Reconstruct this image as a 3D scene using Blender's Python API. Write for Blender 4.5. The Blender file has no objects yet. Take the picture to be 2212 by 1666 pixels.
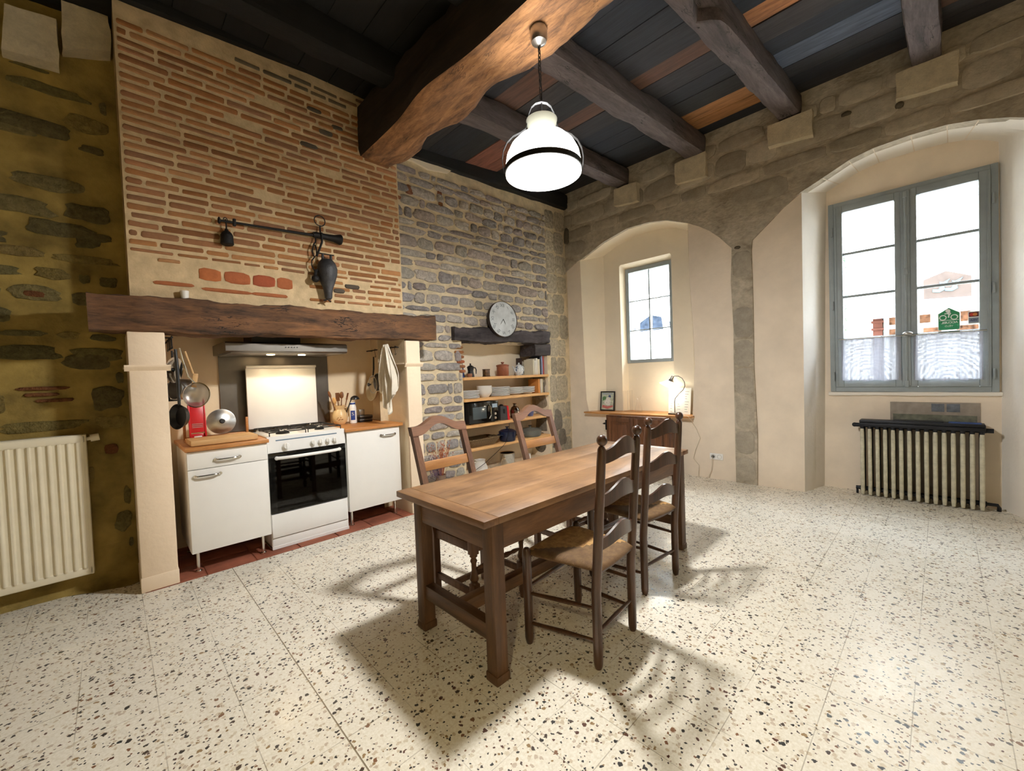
import bpy, bmesh, math, random
from mathutils import Vector, Matrix, noise
from mathutils.geometry import tessellate_polygon
SC = bpy.context.scene
COL = SC.collection
PI = math.pi
RND = random.Random(7)

# ------------------------------------------------------------------ colour + materials
def lin(c):
    return tuple((v / 12.92 if v <= .04045 else ((v + .055) / 1.055) ** 2.4) for v in (x / 255 for x in c))

class NT:
    """small node-tree helper"""
    def __init__(s, m):
        s.t = m.node_tree; s.n = s.t.nodes; s.l = s.t.links
        s.b = s.n['Principled BSDF']; s.out = s.n['Material Output']
        s.tc = s.n.new('ShaderNodeTexCoord')
    def add(s, typ, **kw):
        nd = s.n.new('ShaderNode' + typ)
        for k, v in kw.items():
            if k in nd.inputs.keys() if hasattr(nd.inputs, 'keys') else False:
                nd.inputs[k].default_value = v
            elif k.startswith('i') and k[1:].isdigit():
                nd.inputs[int(k[1:])].default_value = v
            else:
                setattr(nd, k, v)
        return nd
    def link(s, a, b): s.l.new(a, b)
    def mapping(s, scale=(1, 1, 1), rot=(0, 0, 0), src='Object'):
        m = s.add('Mapping'); m.inputs['Scale'].default_value = scale; m.inputs['Rotation'].default_value = rot
        s.link(s.tc.outputs[src], m.inputs['Vector']); return m.outputs['Vector']
    def noise(s, vec, scale, detail=4, rough=.55, dist=0):
        n = s.add('TexNoise'); n.inputs['Scale'].default_value = scale; n.inputs['Detail'].default_value = detail
        n.inputs['Roughness'].default_value = rough; n.inputs['Distortion'].default_value = dist
        s.link(vec, n.inputs['Vector']); return n.outputs['Fac']
    def ramp(s, fac, stops, interp='LINEAR'):
        r = s.add('ValToRGB'); e = r.color_ramp.elements; r.color_ramp.interpolation = interp
        while len(e) < len(stops): e.new(.5)
        for el, (p, c) in zip(e, stops):
            el.position = p; el.color = (*c, 1) if len(c) == 3 else c
        s.link(fac, r.inputs['Fac']); return r.outputs['Color']
    def mix(s, fac, a, b, mode='MIX'):
        m = s.add('Mix', data_type='RGBA', blend_type=mode, clamp_result=False)
        for sock, v in ((m.inputs[0], fac), (m.inputs[6], a), (m.inputs[7], b)):
            if hasattr(v, 'is_linked') or hasattr(v, 'links'): s.link(v, sock)
            elif isinstance(v, (int, float)): sock.default_value = v
            else: sock.default_value = (*v, 1) if len(v) == 3 else v
        return m.outputs[2]
    def math(s, op, a, b=0.0, clamp=False):
        m = s.add('Math', operation=op, use_clamp=clamp)
        for i, v in enumerate((a, b)):
            if isinstance(v, (int, float)): m.inputs[i].default_value = v
            else: s.link(v, m.inputs[i])
        return m.outputs[0]
    def bump(s, h, strength=.3, dist=.01):
        b = s.add('Bump'); b.inputs['Strength'].default_value = strength; b.inputs['Distance'].default_value = dist
        s.link(h, b.inputs['Height']); s.link(b.outputs['Normal'], s.b.inputs['Normal']); return b

def new_mat(name, col=(200, 200, 200), rough=.5, metal=0., spec=.5, coat=0.):
    m = bpy.data.materials.new(name); m.use_nodes = True
    N = NT(m); b = N.b
    b.inputs['Base Color'].default_value = (*lin(col), 1)
    b.inputs['Roughness'].default_value = rough; b.inputs['Metallic'].default_value = metal
    b.inputs['Specular IOR Level'].default_value = spec
    if coat: b.inputs['Coat Weight'].default_value = coat; b.inputs['Coat Roughness'].default_value = .15
    return m, N

def plain(name, col, rough=.5, metal=0., var=.06, vscale=9, bump=0., bscale=60, spec=.5, coat=0.):
    """a colour with a little noise in tone and, if asked, in relief"""
    m, N = new_mat(name, col, rough, metal, spec, coat)
    v = N.mapping()
    if var:
        c = lin(col); f = N.noise(v, vscale, 5)
        N.link(N.ramp(f, [(.25, tuple(x * (1 - var * 2) for x in c)), (.75, tuple(min(1, x * (1 + var)) for x in c))]), N.b.inputs['Base Color'])
    if bump: N.bump(N.noise(v, bscale, 6), bump, .01)
    return m

def wood(name, dark, light, axis=0, rough=.55, scale=7, stretch=14, bump=.25, coat=0., knots=False, cracks=0.):
    m, N = new_mat(name, light, rough, coat=coat)
    sc = [stretch, stretch, stretch]; sc[axis] = 1.0
    v = N.mapping(tuple(sc))
    f1 = N.noise(v, scale * .35, 6, .6, .6); f2 = N.noise(v, scale * 2.2, 3, .7)
    f = N.math('ADD', N.math('MULTIPLY', f1, .7), N.math('MULTIPLY', f2, .3))
    c = N.ramp(f, [(.32, lin(dark)), (.52, tuple((a + b) / 2 for a, b in zip(lin(dark), lin(light)))), (.68, lin(light))])
    if knots:
        big = N.noise(N.mapping((1, 1, 1)), 3.0, 3)
        c = N.mix(N.math('MULTIPLY', N.ramp(big, [(.45, (0, 0, 0)), (.7, (1, 1, 1))]), .55), c, tuple(min(1, x * 1.25) for x in lin(light)))
    if cracks:
        cs = [2.6, 2.6, 2.6]; cs[axis] = .45
        g = N.noise(N.mapping(tuple(cs)), 3.2, 5, .6, .8); k = N.math('LESS_THAN', N.math('ABSOLUTE', N.math('ADD', g, -.5)), .007)
        k = N.math('MULTIPLY', k, N.ramp(N.noise(N.mapping((1, 1, 1)), 2.2, 3), [(.45, (0, 0, 0)), (.6, (1, 1, 1))]))
        c = N.mix(N.math('MULTIPLY', k, cracks), c, tuple(x * .15 for x in lin(dark)))
        f = N.math('SUBTRACT', f, N.math('MULTIPLY', k, 2.))
    N.link(c, N.b.inputs['Base Color'])
    N.bump(f, bump, .006)
    return m

def col_attr(name, rough=.9, bump=.8, bscale=18, var=.35, bdist=.02, fine=70, spec=.3):
    """uses the per-stone colour stored on the mesh, roughened by noise"""
    m, N = new_mat(name, (150, 150, 150), rough, spec=spec)
    a = N.add('VertexColor', layer_name='Col'); v = N.mapping()
    f = N.noise(v, bscale, 7, .65); g = N.noise(v, fine, 4, .6)
    h = N.math('ADD', N.math('MULTIPLY', f, .75), N.math('MULTIPLY', g, .25))
    c = N.mix(1., a.outputs['Color'], N.ramp(h, [(.3, (1 - var,) * 3), (.7, (1 + var * .6,) * 3)]), 'MULTIPLY')
    N.link(c, N.b.inputs['Base Color']); N.bump(h, bump, bdist)
    return m

def glass(name, tint=(255, 255, 255), rough=.0, alpha=1.):
    """thin clear glass: mostly see-through with a gloss on top"""
    m, N = new_mat(name, tint, rough)
    t = N.add('BsdfTransparent'); t.inputs[0].default_value = (*lin(tint), 1)
    g = N.add('BsdfGlossy'); g.inputs['Roughness'].default_value = .03
    fr = N.add('LayerWeight'); fr.inputs['Blend'].default_value = .5
    mx = N.add('MixShader'); k = N.math('ADD', N.math('MULTIPLY', N.math('POWER', fr.outputs['Facing'], 4.), .55), .04 + 1 - alpha, True)
    N.link(k, mx.inputs[0]); N.link(t.outputs[0], mx.inputs[1]); N.link(g.outputs[0], mx.inputs[2])
    N.link(mx.outputs[0], N.out.inputs['Surface'])
    return m

def emit(name, col, strength, base=(255, 255, 255)):
    m, N = new_mat(name, base, .4)
    N.b.inputs['Emission Color'].default_value = (*lin(col), 1); N.b.inputs['Emission Strength'].default_value = strength
    return m

# ------------------------------------------------------------------ mesh builder
class MB:
    def __init__(s):
        s.bm = bmesh.new(); s.cl = s.bm.loops.layers.float_color.new('Col'); s.mi = 0; s.c = (1, 1, 1, 1)
    def face(s, vs, smooth=True):
        try: f = s.bm.faces.new(vs)
        except ValueError: return None
        f.material_index = s.mi; f.smooth = smooth
        for l in f.loops: l[s.cl] = s.c
        return f
    def v(s, p): return s.bm.verts.new(p)
    def _tag(s, before):
        for f in s.bm.faces:
            if f not in before:
                f.material_index = s.mi; f.smooth = True
                for l in f.loops: l[s.cl] = s.c
    def box(s, c, d, rot=None, bev=0., seg=2):
        """box with centre c and full size d"""
        b = bmesh.new(); bmesh.ops.create_cube(b, size=1)
        bmesh.ops.scale(b, vec=d, verts=b.verts)
        if bev: bmesh.ops.bevel(b, geom=list(b.edges), offset=bev, segments=seg, affect='EDGES', profile=.5)
        M = Matrix.Translation(c)
        if rot is not None: M = M @ (rot.to_4x4() if isinstance(rot, Matrix) else Matrix.Rotation(rot, 4, 'Z'))
        s.merge(b, M); return s
    def bx(s, x0, x1, y0, y1, z0, z1, bev=0., seg=2):
        return s.box(((x0 + x1) / 2, (y0 + y1) / 2, (z0 + z1) / 2), (abs(x1 - x0), abs(y1 - y0), abs(z1 - z0)), None, bev, seg)
    def merge(s, b, M=None):
        vm = {}
        for v in b.verts: vm[v] = s.v(M @ v.co if M else v.co)
        for f in b.faces: s.face([vm[v] for v in f.verts])
        b.free()
    def tube(s, pts, r, seg=10, closed=False, cap=True):
        pts = [Vector(p) for p in pts]; n = len(pts)
        rr = r if isinstance(r, (list, tuple)) else [r] * n
        rings = []; up = None
        for i, p in enumerate(pts):
            if closed: d = pts[(i + 1) % n] - pts[i - 1]
            else: d = pts[min(i + 1, n - 1)] - pts[max(i - 1, 0)]
            d.normalize()
            if up is None:
                up = Vector((0, 0, 1)) if abs(d.z) < .9 else Vector((1, 0, 0))
            a = up - d * up.dot(d); a.normalize(); b = d.cross(a); up = a
            rings.append([s.v(p + (a * math.cos(2 * PI * k / seg) + b * math.sin(2 * PI * k / seg)) * rr[i]) for k in range(seg)])
        m = n if closed else n - 1
        for i in range(m):
            A, B = rings[i], rings[(i + 1) % n]
            for k in range(seg): s.face([A[k], A[(k + 1) % seg], B[(k + 1) % seg], B[k]])
        if cap and not closed:
            s.face(rings[0][::-1]); s.face(rings[-1])
        return s
    def cyl(s, p0, p1, r, seg=16, r1=None): return s.tube([p0, p1], [r, r if r1 is None else r1], seg)
    def lathe(s, prof, c=(0, 0, 0), seg=28, M=None, cap0=False, cap1=False):
        """prof = [(radius, height)] turned about z"""
        rings = []
        for r, z in prof:
            ring = []
            for k in range(seg):
                a = 2 * PI * k / seg
                p = Vector((r * math.cos(a), r * math.sin(a), z))
                if M is not None: p = M @ p
                ring.append(s.v(p + Vector(c)))
            rings.append(ring)
        for A, B in zip(rings, rings[1:]):
            for k in range(seg): s.face([A[k], A[(k + 1) % seg], B[(k + 1) % seg], B[k]])
        if cap0: s.face(rings[0][::-1])
        if cap1: s.face(rings[-1])
        return s
    def ball(s, c, r, seg=16, sq=(1, 1, 1), rot=None):
        b = bmesh.new(); bmesh.ops.create_uvsphere(b, u_segments=seg, v_segments=max(6, seg // 2), radius=1)
        M = Matrix.Translation(c)
        if rot is not None: M = M @ rot.to_4x4()
        M = M @ Matrix.Diagonal((r * sq[0], r * sq[1], r * sq[2], 1))
        s.merge(b, M); return s
    def prism(s, poly, fn, d0, d1, smooth=False, ngon=False):
        """extrude 2D polygon; fn(u,v,d)->xyz"""
        A = [s.v(fn(u, v, d0)) for u, v in poly]; B = [s.v(fn(u, v, d1)) for u, v in poly]
        n = len(poly)
        for i in range(n): s.face([A[i], A[(i + 1) % n], B[(i + 1) % n], B[i]], smooth)
        if ngon: s.face(A, smooth); s.face(B, smooth); return s
        tri = tessellate_polygon([[Vector((u, v, 0)) for u, v in poly]])
        for t in tri:
            s.face([A[i] for i in t], smooth); s.face([B[i] for i in t], smooth)
        return s
    def sheet(s, polys, fn):
        """flat polygon with holes: polys[0] outer, the rest holes; fn(u,v)->xyz"""
        P = [[Vector((u, v, 0)) for u, v in p] for p in polys]
        flat = [s.v(fn(q.x, q.y)) for p in P for q in p]
        for t in tessellate_polygon(P): s.face([flat[i] for i in t], False)
        return flat
    def loft(s, A, B, closed=False):
        a = [s.v(p) for p in A]; b = [s.v(p) for p in B]; n = len(A)
        for i in range(n if closed else n - 1):
            s.face([a[i], a[(i + 1) % n], b[(i + 1) % n], b[i]])
    def grid(s, nu, nv, fn, close_u=False):
        V = [[s.v(fn(i / (nu if close_u else nu - 1), j / (nv - 1))) for j in range(nv)] for i in range(nu)]
        for i in range(nu if close_u else nu - 1):
            for j in range(nv - 1):
                k = (i + 1) % nu
                s.face([V[i][j], V[k][j], V[k][j + 1], V[i][j + 1]])
        return V
    def build(s, name, mats, parent=None, sharp=35, recalc=True):
        if recalc: bmesh.ops.recalc_face_normals(s.bm, faces=s.bm.faces)
        me = bpy.data.meshes.new(name); s.bm.to_mesh(me); s.bm.free()
        for m in (mats if isinstance(mats, (list, tuple)) else [mats]): me.materials.append(m)
        if sharp: me.set_sharp_from_angle(angle=math.radians(sharp))
        o = bpy.data.objects.new(name, me); COL.objects.link(o)
        if parent is not None: o.parent = parent
        return o

def tag(o, label, cat, group=None, kind=None):
    o['label'] = label; o['category'] = cat
    if group: o['group'] = group
    if kind: o['kind'] = kind
    return o
def thing(name, label, cat, loc=(0, 0, 0), rz=0., group=None, kind=None):
    o = bpy.data.objects.new(name, None); COL.objects.link(o); o.empty_display_size = .1
    o.location = loc; o.rotation_euler = (0, 0, rz)
    return tag(o, label, cat, group, kind)
def single(name, mb, mat, label, cat, loc=(0, 0, 0), rz=0., group=None, kind=None, sharp=35, rot=None):
    o = mb.build(name, mat, None, sharp); o.location = loc; o.rotation_euler = rot if rot else (0, 0, rz)
    return tag(o, label, cat, group, kind)
def struct(name, mb, mat, label, cat, parent=None, sharp=35):
    o = mb.build(name, mat, parent, sharp)
    if parent is None: tag(o, label, cat, None, 'structure')
    return o
def dup(root, loc, rz=None, label=None, group=None):
    r = root.copy(); COL.objects.link(r); r.location = loc
    if rz is not None: r.rotation_euler = (0, 0, rz)
    if label: r['label'] = label
    if group: r['group'] = group
    for ch in list(root.children):
        c = ch.copy(); COL.objects.link(c); c.parent = r
        for g in list(ch.children):
            d = g.copy(); COL.objects.link(d); d.parent = c
    return r
def arc(c, r, a0, a1, n, plane='xz', y=0):
    out = []
    for i in range(n):
        a = a0 + (a1 - a0) * i / (n - 1); u, w = c[0] + r * math.cos(a), c[1] + r * math.sin(a)
        out.append((u, y, w) if plane == 'xz' else ((y, u, w) if plane == 'yz' else (u, w, y)))
    return out
def text_mesh(txt, size, name='lettering', extrude=.0004, bold=0.):
    cu = bpy.data.curves.new(name, 'FONT'); cu.body = txt; cu.size = size; cu.align_x = 'CENTER'; cu.align_y = 'CENTER'
    cu.extrude = extrude; cu.offset = bold
    ob = bpy.data.objects.new(name, cu); COL.objects.link(ob)
    dg = bpy.context.evaluated_depsgraph_get(); dg.update()
    me = bpy.data.meshes.new_from_object(ob.evaluated_get(dg))
    bpy.data.objects.remove(ob); bpy.data.curves.remove(cu)
    return me
def add_text(mb, txt, size, M, bold=0.):
    me = text_mesh(txt, size, bold=bold); b = bmesh.new(); b.from_mesh(me); bpy.data.meshes.remove(me); mb.merge(b, M)

def fbm(p, s=1.0, o=4): return noise.fractal(Vector(p) * s, .7, 2.0, o)
def rough_beam(mb, p0, p1, w, h, n=40, amp=.02, ns=3.0, seed=0, sag=0., m=5, bites=()):
    """hewn timber between two points: p0/p1 = centre of the bottom face; w wide, h high. bites=(t, side, size)"""
    p0, p1 = Vector(p0), Vector(p1); d = (p1 - p0).normalized(); side = d.cross(Vector((0, 0, 1))).normalized()
    up = side.cross(d).normalized()
    per = []
    for i in range(m): per.append((-.5 + i / m, 0.))
    for i in range(m): per.append((.5, i / m))
    for i in range(m): per.append((.5 - i / m, 1.))
    for i in range(m): per.append((-.5, 1 - i / m))
    rings = []
    for i in range(n + 1):
        t = i / n; c = p0.lerp(p1, t); ring = []
        for (a, b) in per:
            q = c + side * (a * w) + up * (b * h)
            o = Vector((seed * 3.1, seed * 1.7, 0))
            k = fbm(q + o, ns, 5) * amp + fbm((q + o).cross(d) + d * q.dot(d) * .15, 11, 3) * amp * .25
            ctr = c + up * (h * .5)
            dirv = (q - ctr); dirv.normalize()
            # wane: corners rounded
            if (abs(abs(a) - .5) < 1e-6 and b in (0., 1.)): k -= .18 * min(w, h) * .35
            for (bt, bs, bz, bw) in bites:
                if b <= .45 and a * bs > -.1:
                    g = math.exp(-((t - bt) / bw) ** 2)
                    q = q - side * bs * bz * g * max(0, .55 + a * bs)
            ring.append(mb.v(q + dirv * k - Vector((0, 0, sag * math.sin(PI * t)))))
        rings.append(ring)
    K = len(per)
    for A, B in zip(rings, rings[1:]):
        for k in range(K): mb.face([A[k], A[(k + 1) % K], B[(k + 1) % K], B[k]])
    mb.face(rings[0][::-1]); mb.face(rings[-1])
    return mb

def brick(mb, fn, u, v, a, b, depth, rnd, base=-.02):
    """squared block with worn corners and slightly uneven edges"""
    ph = rnd.random() * 50; j = min(.012, b * .16); r = min(a, b) * rnd.uniform(.25, .5); out = []
    nu = max(2, int(a / .035)); nv = max(1, int(b / .05))
    for (x0, y0, x1, y1, n) in ((-a + r, -b, a - r, -b, nu), (a, -b + r, a, b - r, nv), (a - r, b, -a + r, b, nu), (-a, b - r, -a, -b + r, nv)):
        for k in range(n + 1):
            t = k / n; out.append((x0 + (x1 - x0) * t, y0 + (y1 - y0) * t))
    sl = rnd.uniform(-.02, .02); P = []
    for (x, y) in out:
        P.append((x + j * noise.noise(Vector((x * 30 + ph, y * 30, 1))), y + sl * x + j * noise.noise(Vector((x * 22, y * 30 + ph, 7)))))
    n = len(P); rings = []
    for ins, d in ((0, base), (.0015, depth * .5), (.005, depth), (min(b, a) * .6, depth * 1.15)):
        ring = []
        for (x, y) in P:
            px = u + x - math.copysign(min(abs(x), ins), x); py = v + y - math.copysign(min(abs(y), ins), y)
            ring.append(mb.v(fn(px, py, d + (noise.noise(Vector((px * 30, py * 30, ph))) * depth * .4 if d > 0 else 0))))
        rings.append(ring)
    for A, B in zip(rings, rings[1:]):
        for k in range(n): mb.face([A[k], A[(k + 1) % n], B[(k + 1) % n], B[k]])
    c = mb.v(fn(u, v, depth * 1.2)); R = rings[-1]
    for k in range(n): mb.face([R[k], R[(k + 1) % n], c])
def stone(mb, fn, u, v, a, b, depth, rnd, n=16, power=4., wob=.12, bulge=.3, base=-.02):
    """one stone: half sizes a,b about (u,v) on the wall; fn(u,v,d)->xyz with d outward"""
    if power >= 6: return brick(mb, fn, u, v, a, b, depth, rnd, base)
    ph = rnd.random() * 50; sk = rnd.uniform(-.08, .08)
    out = []
    for k in range(n):
        t = 2 * PI * (k + .5) / n; ct, st = math.cos(t), math.sin(t)
        r = (abs(ct) ** power + abs(st) ** power) ** (-1 / power)
        r *= 1 + wob * noise.noise(Vector((ct * 1.4 + ph, st * 1.4, ph)))
        out.append((r * ct, r * st + sk * ct))
    rings = []
    for sc, d in ((1., base), (.985, depth * .55), (.9, depth), (.55, depth * (1 + bulge))):
        ring = []
        for (x, y) in out:
            px, py = u + x * a * sc, v + y * b * sc
            dd = d + (noise.noise(Vector((px * 16, py * 16, ph))) * depth * .45 if sc < .95 else 0)
            ring.append(mb.v(fn(px, py, dd)))
        rings.append(ring)
    for A, B in zip(rings, rings[1:]):
        for k in range(n): mb.face([A[k], A[(k + 1) % n], B[(k + 1) % n], B[k]])
    c = mb.v(fn(u, v, depth * (1 + bulge * 1.2) + noise.noise(Vector((u * 9, v * 9, ph))) * depth * .3))
    R = rings[-1]
    for k in range(n): mb.face([R[k], R[(k + 1) % n], c])

def courses(mb, fn, u0, u1, v0, v1, hr, wr, gap, keep, palette, depth, seed, wave=.0, power=4., wob=.12, n=16, fill=1., bulge=.3):
    """rows of stones or bricks over a rectangle; keep(u,v) False where none may lie"""
    rnd = random.Random(seed); v = v0
    while v < v1 - hr[0] * .5:
        h = min(rnd.uniform(*hr), v1 - v); u = u0 + rnd.uniform(-wr[0], 0)
        while u < u1:
            w = rnd.uniform(*wr)
            if rnd.random() < .12 and hr[1] - hr[0] > .02: w *= .5
            a0, a1 = max(u, u0), min(u + w, u1)
            hh = h * rnd.uniform(.86, 1.); cu, cv = (a0 + a1) / 2, v + h / 2 + wave * noise.noise(Vector((u * 1.1, v * .6, seed)))
            if a1 - a0 > wr[0] * .35 and rnd.random() < fill and all(keep(cu + sx * (a1 - a0) * .5, cv + sv * h * .5) for sx in (-1, 0, 1) for sv in (-1, 1)):
                c = rnd.choice(palette); k = rnd.uniform(.85, 1.15)
                mb.c = (*[min(1, x * k) for x in lin(c)], 1)
                stone(mb, fn, cu, cv, max(.01, (a1 - a0 - gap) / 2), max(.008, (hh - gap) / 2), depth * rnd.uniform(.6, 1.2), rnd, n, power, wob, bulge)
            u += w
        v += h
    mb.c = (1, 1, 1, 1)

# ------------------------------------------------------------------ camera (eye height 1.35 m, 14.6 mm lens)
yaw, pitch, roll = math.radians(46.0433), math.radians(-1.5416), math.radians(2.1077)
f = Vector((math.cos(yaw) * math.cos(pitch), math.sin(yaw) * math.cos(pitch), math.sin(pitch)))
r = Vector((math.sin(yaw), -math.cos(yaw), 0)); dn = f.cross(r)
r2 = r * math.cos(roll) + dn * math.sin(roll); d2 = dn * math.cos(roll) - r * math.sin(roll)
cam = bpy.data.cameras.new('camera'); cam.sensor_width = 36; cam.sensor_fit = 'HORIZONTAL'; cam.lens = 14.5902; cam.clip_start = .02; cam.clip_end = 200
co = bpy.data.objects.new('camera', cam); COL.objects.link(co)
co.matrix_world = Matrix(((r2.x, -d2.x, -f.x, 0), (r2.y, -d2.y, -f.y, 0), (r2.z, -d2.z, -f.z, 1.35), (0, 0, 0, 1)))
SC.camera = co
# ------------------------------------------------------------------ materials
def make_terrazzo():
    m, N = new_mat('terrazzo', (226, 218, 200), .28, spec=.4)
    v = N.mapping()
    base = N.ramp(N.noise(v, 90, 4, .7), [(.3, lin((220, 212, 192))), (.6, lin((240, 235, 222))), (.8, lin((246, 242, 232)))])
    # slabs differ slightly in tone
    def chips(vec, scale, share, size, cols, dens):
        wob = N.add('TexNoise'); wob.inputs['Scale'].default_value = scale * 1.6; wob.inputs['Detail'].default_value = 2
        N.link(vec, wob.inputs['Vector'])
        off = N.add('VectorMath', operation='MULTIPLY_ADD'); N.link(wob.outputs['Color'], off.inputs[0])
        off.inputs[1].default_value = (.9 / scale,) * 3; N.link(vec, off.inputs[2])
        vo = N.add('TexVoronoi', feature='F1', distance='EUCLIDEAN', voronoi_dimensions='2D'); vo.inputs['Scale'].default_value = scale; vo.inputs['Randomness'].default_value = .9
        N.link(off.outputs[0], vo.inputs['Vector'])
        sep = N.add('SeparateColor'); N.link(vo.outputs['Color'], sep.inputs[0])
        on = N.math('GREATER_THAN', sep.outputs[0], 1 - share)
        rad = N.math('MULTIPLY_ADD', sep.outputs[1], size * .75); rad.node.inputs[2].default_value = size * .45
        inside = N.math('LESS_THAN', vo.outputs['Distance'], rad)
        c = N.ramp(sep.outputs[2], cols, 'CONSTANT')
        return N.math('MULTIPLY', on, inside), c
    dark = [(0, lin((50, 48, 46))), (.3, lin((74, 62, 54))), (.5, lin((128, 92, 68))), (.62, lin((86, 56, 46))), (.74, lin((150, 124, 88))), (.86, lin((52, 54, 52)))]
    pale = [(0, lin((176, 150, 110))), (.4, lin((198, 182, 150))), (.7, lin((160, 130, 100)))]
    m1, c1 = chips(v, 43, .175, .33, dark, 0)
    v2 = N.mapping((1, 1, 1), (0, 0, .6))
    m2, c2 = chips(v2, 78, .155, .32, dark, 0)
    m3, c3 = chips(N.mapping((1, 1, 1), (0, 0, 1.1)), 50, .25, .4, pale, 0)
    c = N.mix(N.math('MULTIPLY', m3, .55), base, c3)
    c = N.mix(m2, c, c2); c = N.mix(m1, c, c1)
    # joints of the 25 cm slabs, uneven in strength
    sep = N.add('SeparateXYZ'); N.link(v, sep.inputs[0])
    def joint(o, offset, w):
        t = N.math('FRACT', N.math('MULTIPLY', N.math('ADD', o, -offset + 40 * .2475), 1 / .2475))
        return N.math('LESS_THAN', N.math('ABSOLUTE', N.math('ADD', t, -.5)), w), None
    jx, _ = joint(sep.outputs[0], .578 - .12375, .0065); jy, _ = joint(sep.outputs[1], .58 - .12375, .0065)
    j = N.math('MAXIMUM', jx, jy)
    jn = N.math('MULTIPLY', j, N.ramp(N.noise(v, 2.6, 3), [(.4, (.12,) * 3), (.62, (.75,) * 3)]))
    deep = N.math('LESS_THAN', N.math('ABSOLUTE', N.math('ADD', sep.outputs[0], -.58)), .0022)
    jn = N.math('MAXIMUM', jn, N.math('MULTIPLY', deep, .9))
    c = N.mix(jn, c, lin((112, 96, 66)))
    # worn, slightly greyer traffic patches
    c = N.mix(N.math('MULTIPLY', N.ramp(N.noise(v, 1.3, 5), [(.45, (0,) * 3), (.75, (1,) * 3)]), .16), c, lin((190, 180, 160)))
    N.link(c, N.b.inputs['Base Color'])
    N.link(N.ramp(N.noise(v, 4, 5), [(.3, (.2,) * 3), (.7, (.42,) * 3)]), N.b.inputs['Roughness'])
    N.bump(N.math('ADD', N.math('MULTIPLY', jn, -1.), N.math('MULTIPLY', N.noise(v, 3, 3), .3)), .12, .004)
    return m
M = {}
M['terrazzo'] = make_terrazzo()
M['mortar_brick'] = plain('lime_mortar', (206, 182, 144), .95, var=.14, vscale=14, bump=.5, bscale=40, spec=.2)
M['mortar_stone'] = plain('pale_mortar', (218, 202, 170), .95, var=.16, vscale=9, bump=.6, bscale=30, spec=.2)
M['mortar_yellow_lit'] = plain('yellow_lit_mortar', (158, 136, 76), .95, var=.3, vscale=5, bump=.8, bscale=22, spec=.2)  # yellow of the dim warm light mixed into the mortar colour
M['brick'] = col_attr('old_brick', .92, .5, 20, .22, .008)
M['rubble'] = col_attr('rubble_stone', .92, 1., 24, .45, .05, 70)
M['ashlar'] = col_attr('weathered_ashlar', .92, .7, 9, .3, .015)
def make_wallstone():
    m, N = new_mat('weathered_wall_stone', (150, 136, 112), .93, spec=.2)
    v = N.mapping((1, 1, 1.4)); f = N.noise(v, 3.2, 8, .62, .5); g = N.noise(v, 17, 6, .6)
    c = N.ramp(f, [(.25, lin((136, 128, 112))), (.42, lin((172, 162, 144))), (.58, lin((188, 178, 160))), (.8, lin((206, 198, 180)))])
    c = N.mix(N.ramp(N.noise(N.mapping((1, 1, 3)), 2.1, 6), [(.58, (0,) * 3), (.7, (.6,) * 3)]), c, lin((136, 126, 108)))
    N.link(N.mix(1., c, N.ramp(g, [(.3, (.78,) * 3), (.7, (1.12,) * 3)]), 'MULTIPLY'), N.b.inputs['Base Color'])
    N.bump(N.math('ADD', N.math('MULTIPLY', f, .6), N.math('MULTIPLY', g, .4)), .8, .03); return m
M['wallstone'] = make_wallstone()
def make_plaster(name, col, dirt=.12):
    m, N = new_mat(name, col, .93, spec=.2); v = N.mapping(); c = lin(col)
    f = N.noise(v, 2.4, 6, .6); g = N.noise(v, 14, 5)
    N.link(N.ramp(f, [(.3, tuple(x * (1 - dirt) for x in c)), (.7, tuple(min(1, x * (1 + dirt * .4)) for x in c))]), N.b.inputs['Base Color'])
    N.bump(N.math('ADD', N.math('MULTIPLY', f, .7), N.math('MULTIPLY', g, .3)), .5, .02); return m
M['plaster'] = make_plaster('cream_plaster', (236, 222, 203))
M['plaster_white'] = make_plaster('white_limewash', (238, 232, 222), .06)
M['plaster_warm'] = make_plaster('warm_plaster', (238, 220, 190), .08)
M['plaster_niche'] = make_plaster('pale_cream_plaster', (240, 229, 208), .06)
M['pillar'] = make_plaster('painted_pillar', (236, 216, 190), .05)
M['terracotta'] = plain('terracotta_tile', (150, 86, 62), .75, var=.25, vscale=6, bump=.2, bscale=25)
M['beam'] = wood('hewn_beam_wood', (26, 17, 11), (128, 88, 54), 0, .85, 6, 7, 1., cracks=1.)
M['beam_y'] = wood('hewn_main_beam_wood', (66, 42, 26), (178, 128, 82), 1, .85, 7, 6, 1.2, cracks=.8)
M['shade_black'] = wood('shade_dark_timber', (4, 4, 4), (17, 15, 13), 0, .9, 5, 7, 1.)  # dark timber, near black to hold the shade of the left ceiling
M['beam_side_shade'] = wood('shade_dark_beam_side', (16, 12, 10), (56, 40, 30), 1, .85, 4, 8, .9)  # darker copy of the beam wood, standing in for shade on its left side
M['joist'] = wood('old_joist_wood', (52, 46, 46), (110, 98, 96), 0, .85, 4, 9, .7, cracks=.8)
M['black_oak'] = wood('blackened_oak', (20, 17, 18), (80, 72, 74), 0, .85, 5, 7, 1.)
def make_plank():
    m, N = new_mat('dark_ceiling_plank', (30, 26, 24), .8)
    a = N.add('VertexColor', layer_name='Col'); v = N.mapping((9, 1, 9)); f = N.noise(v, 3, 6, .65, .5)
    N.link(N.mix(1., a.outputs['Color'], N.ramp(f, [(.3, (.55,) * 3), (.7, (1.5,) * 3)]), 'MULTIPLY'), N.b.inputs['Base Color'])
    N.bump(f, .5, .008); return m
M['plank'] = make_plank()
M['white_metal'] = plain('white_enamel', (238, 238, 236), .3, var=.01)
M['white_lacquer'] = plain('white_lacquer', (240, 239, 235), .4, var=.01)
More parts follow.
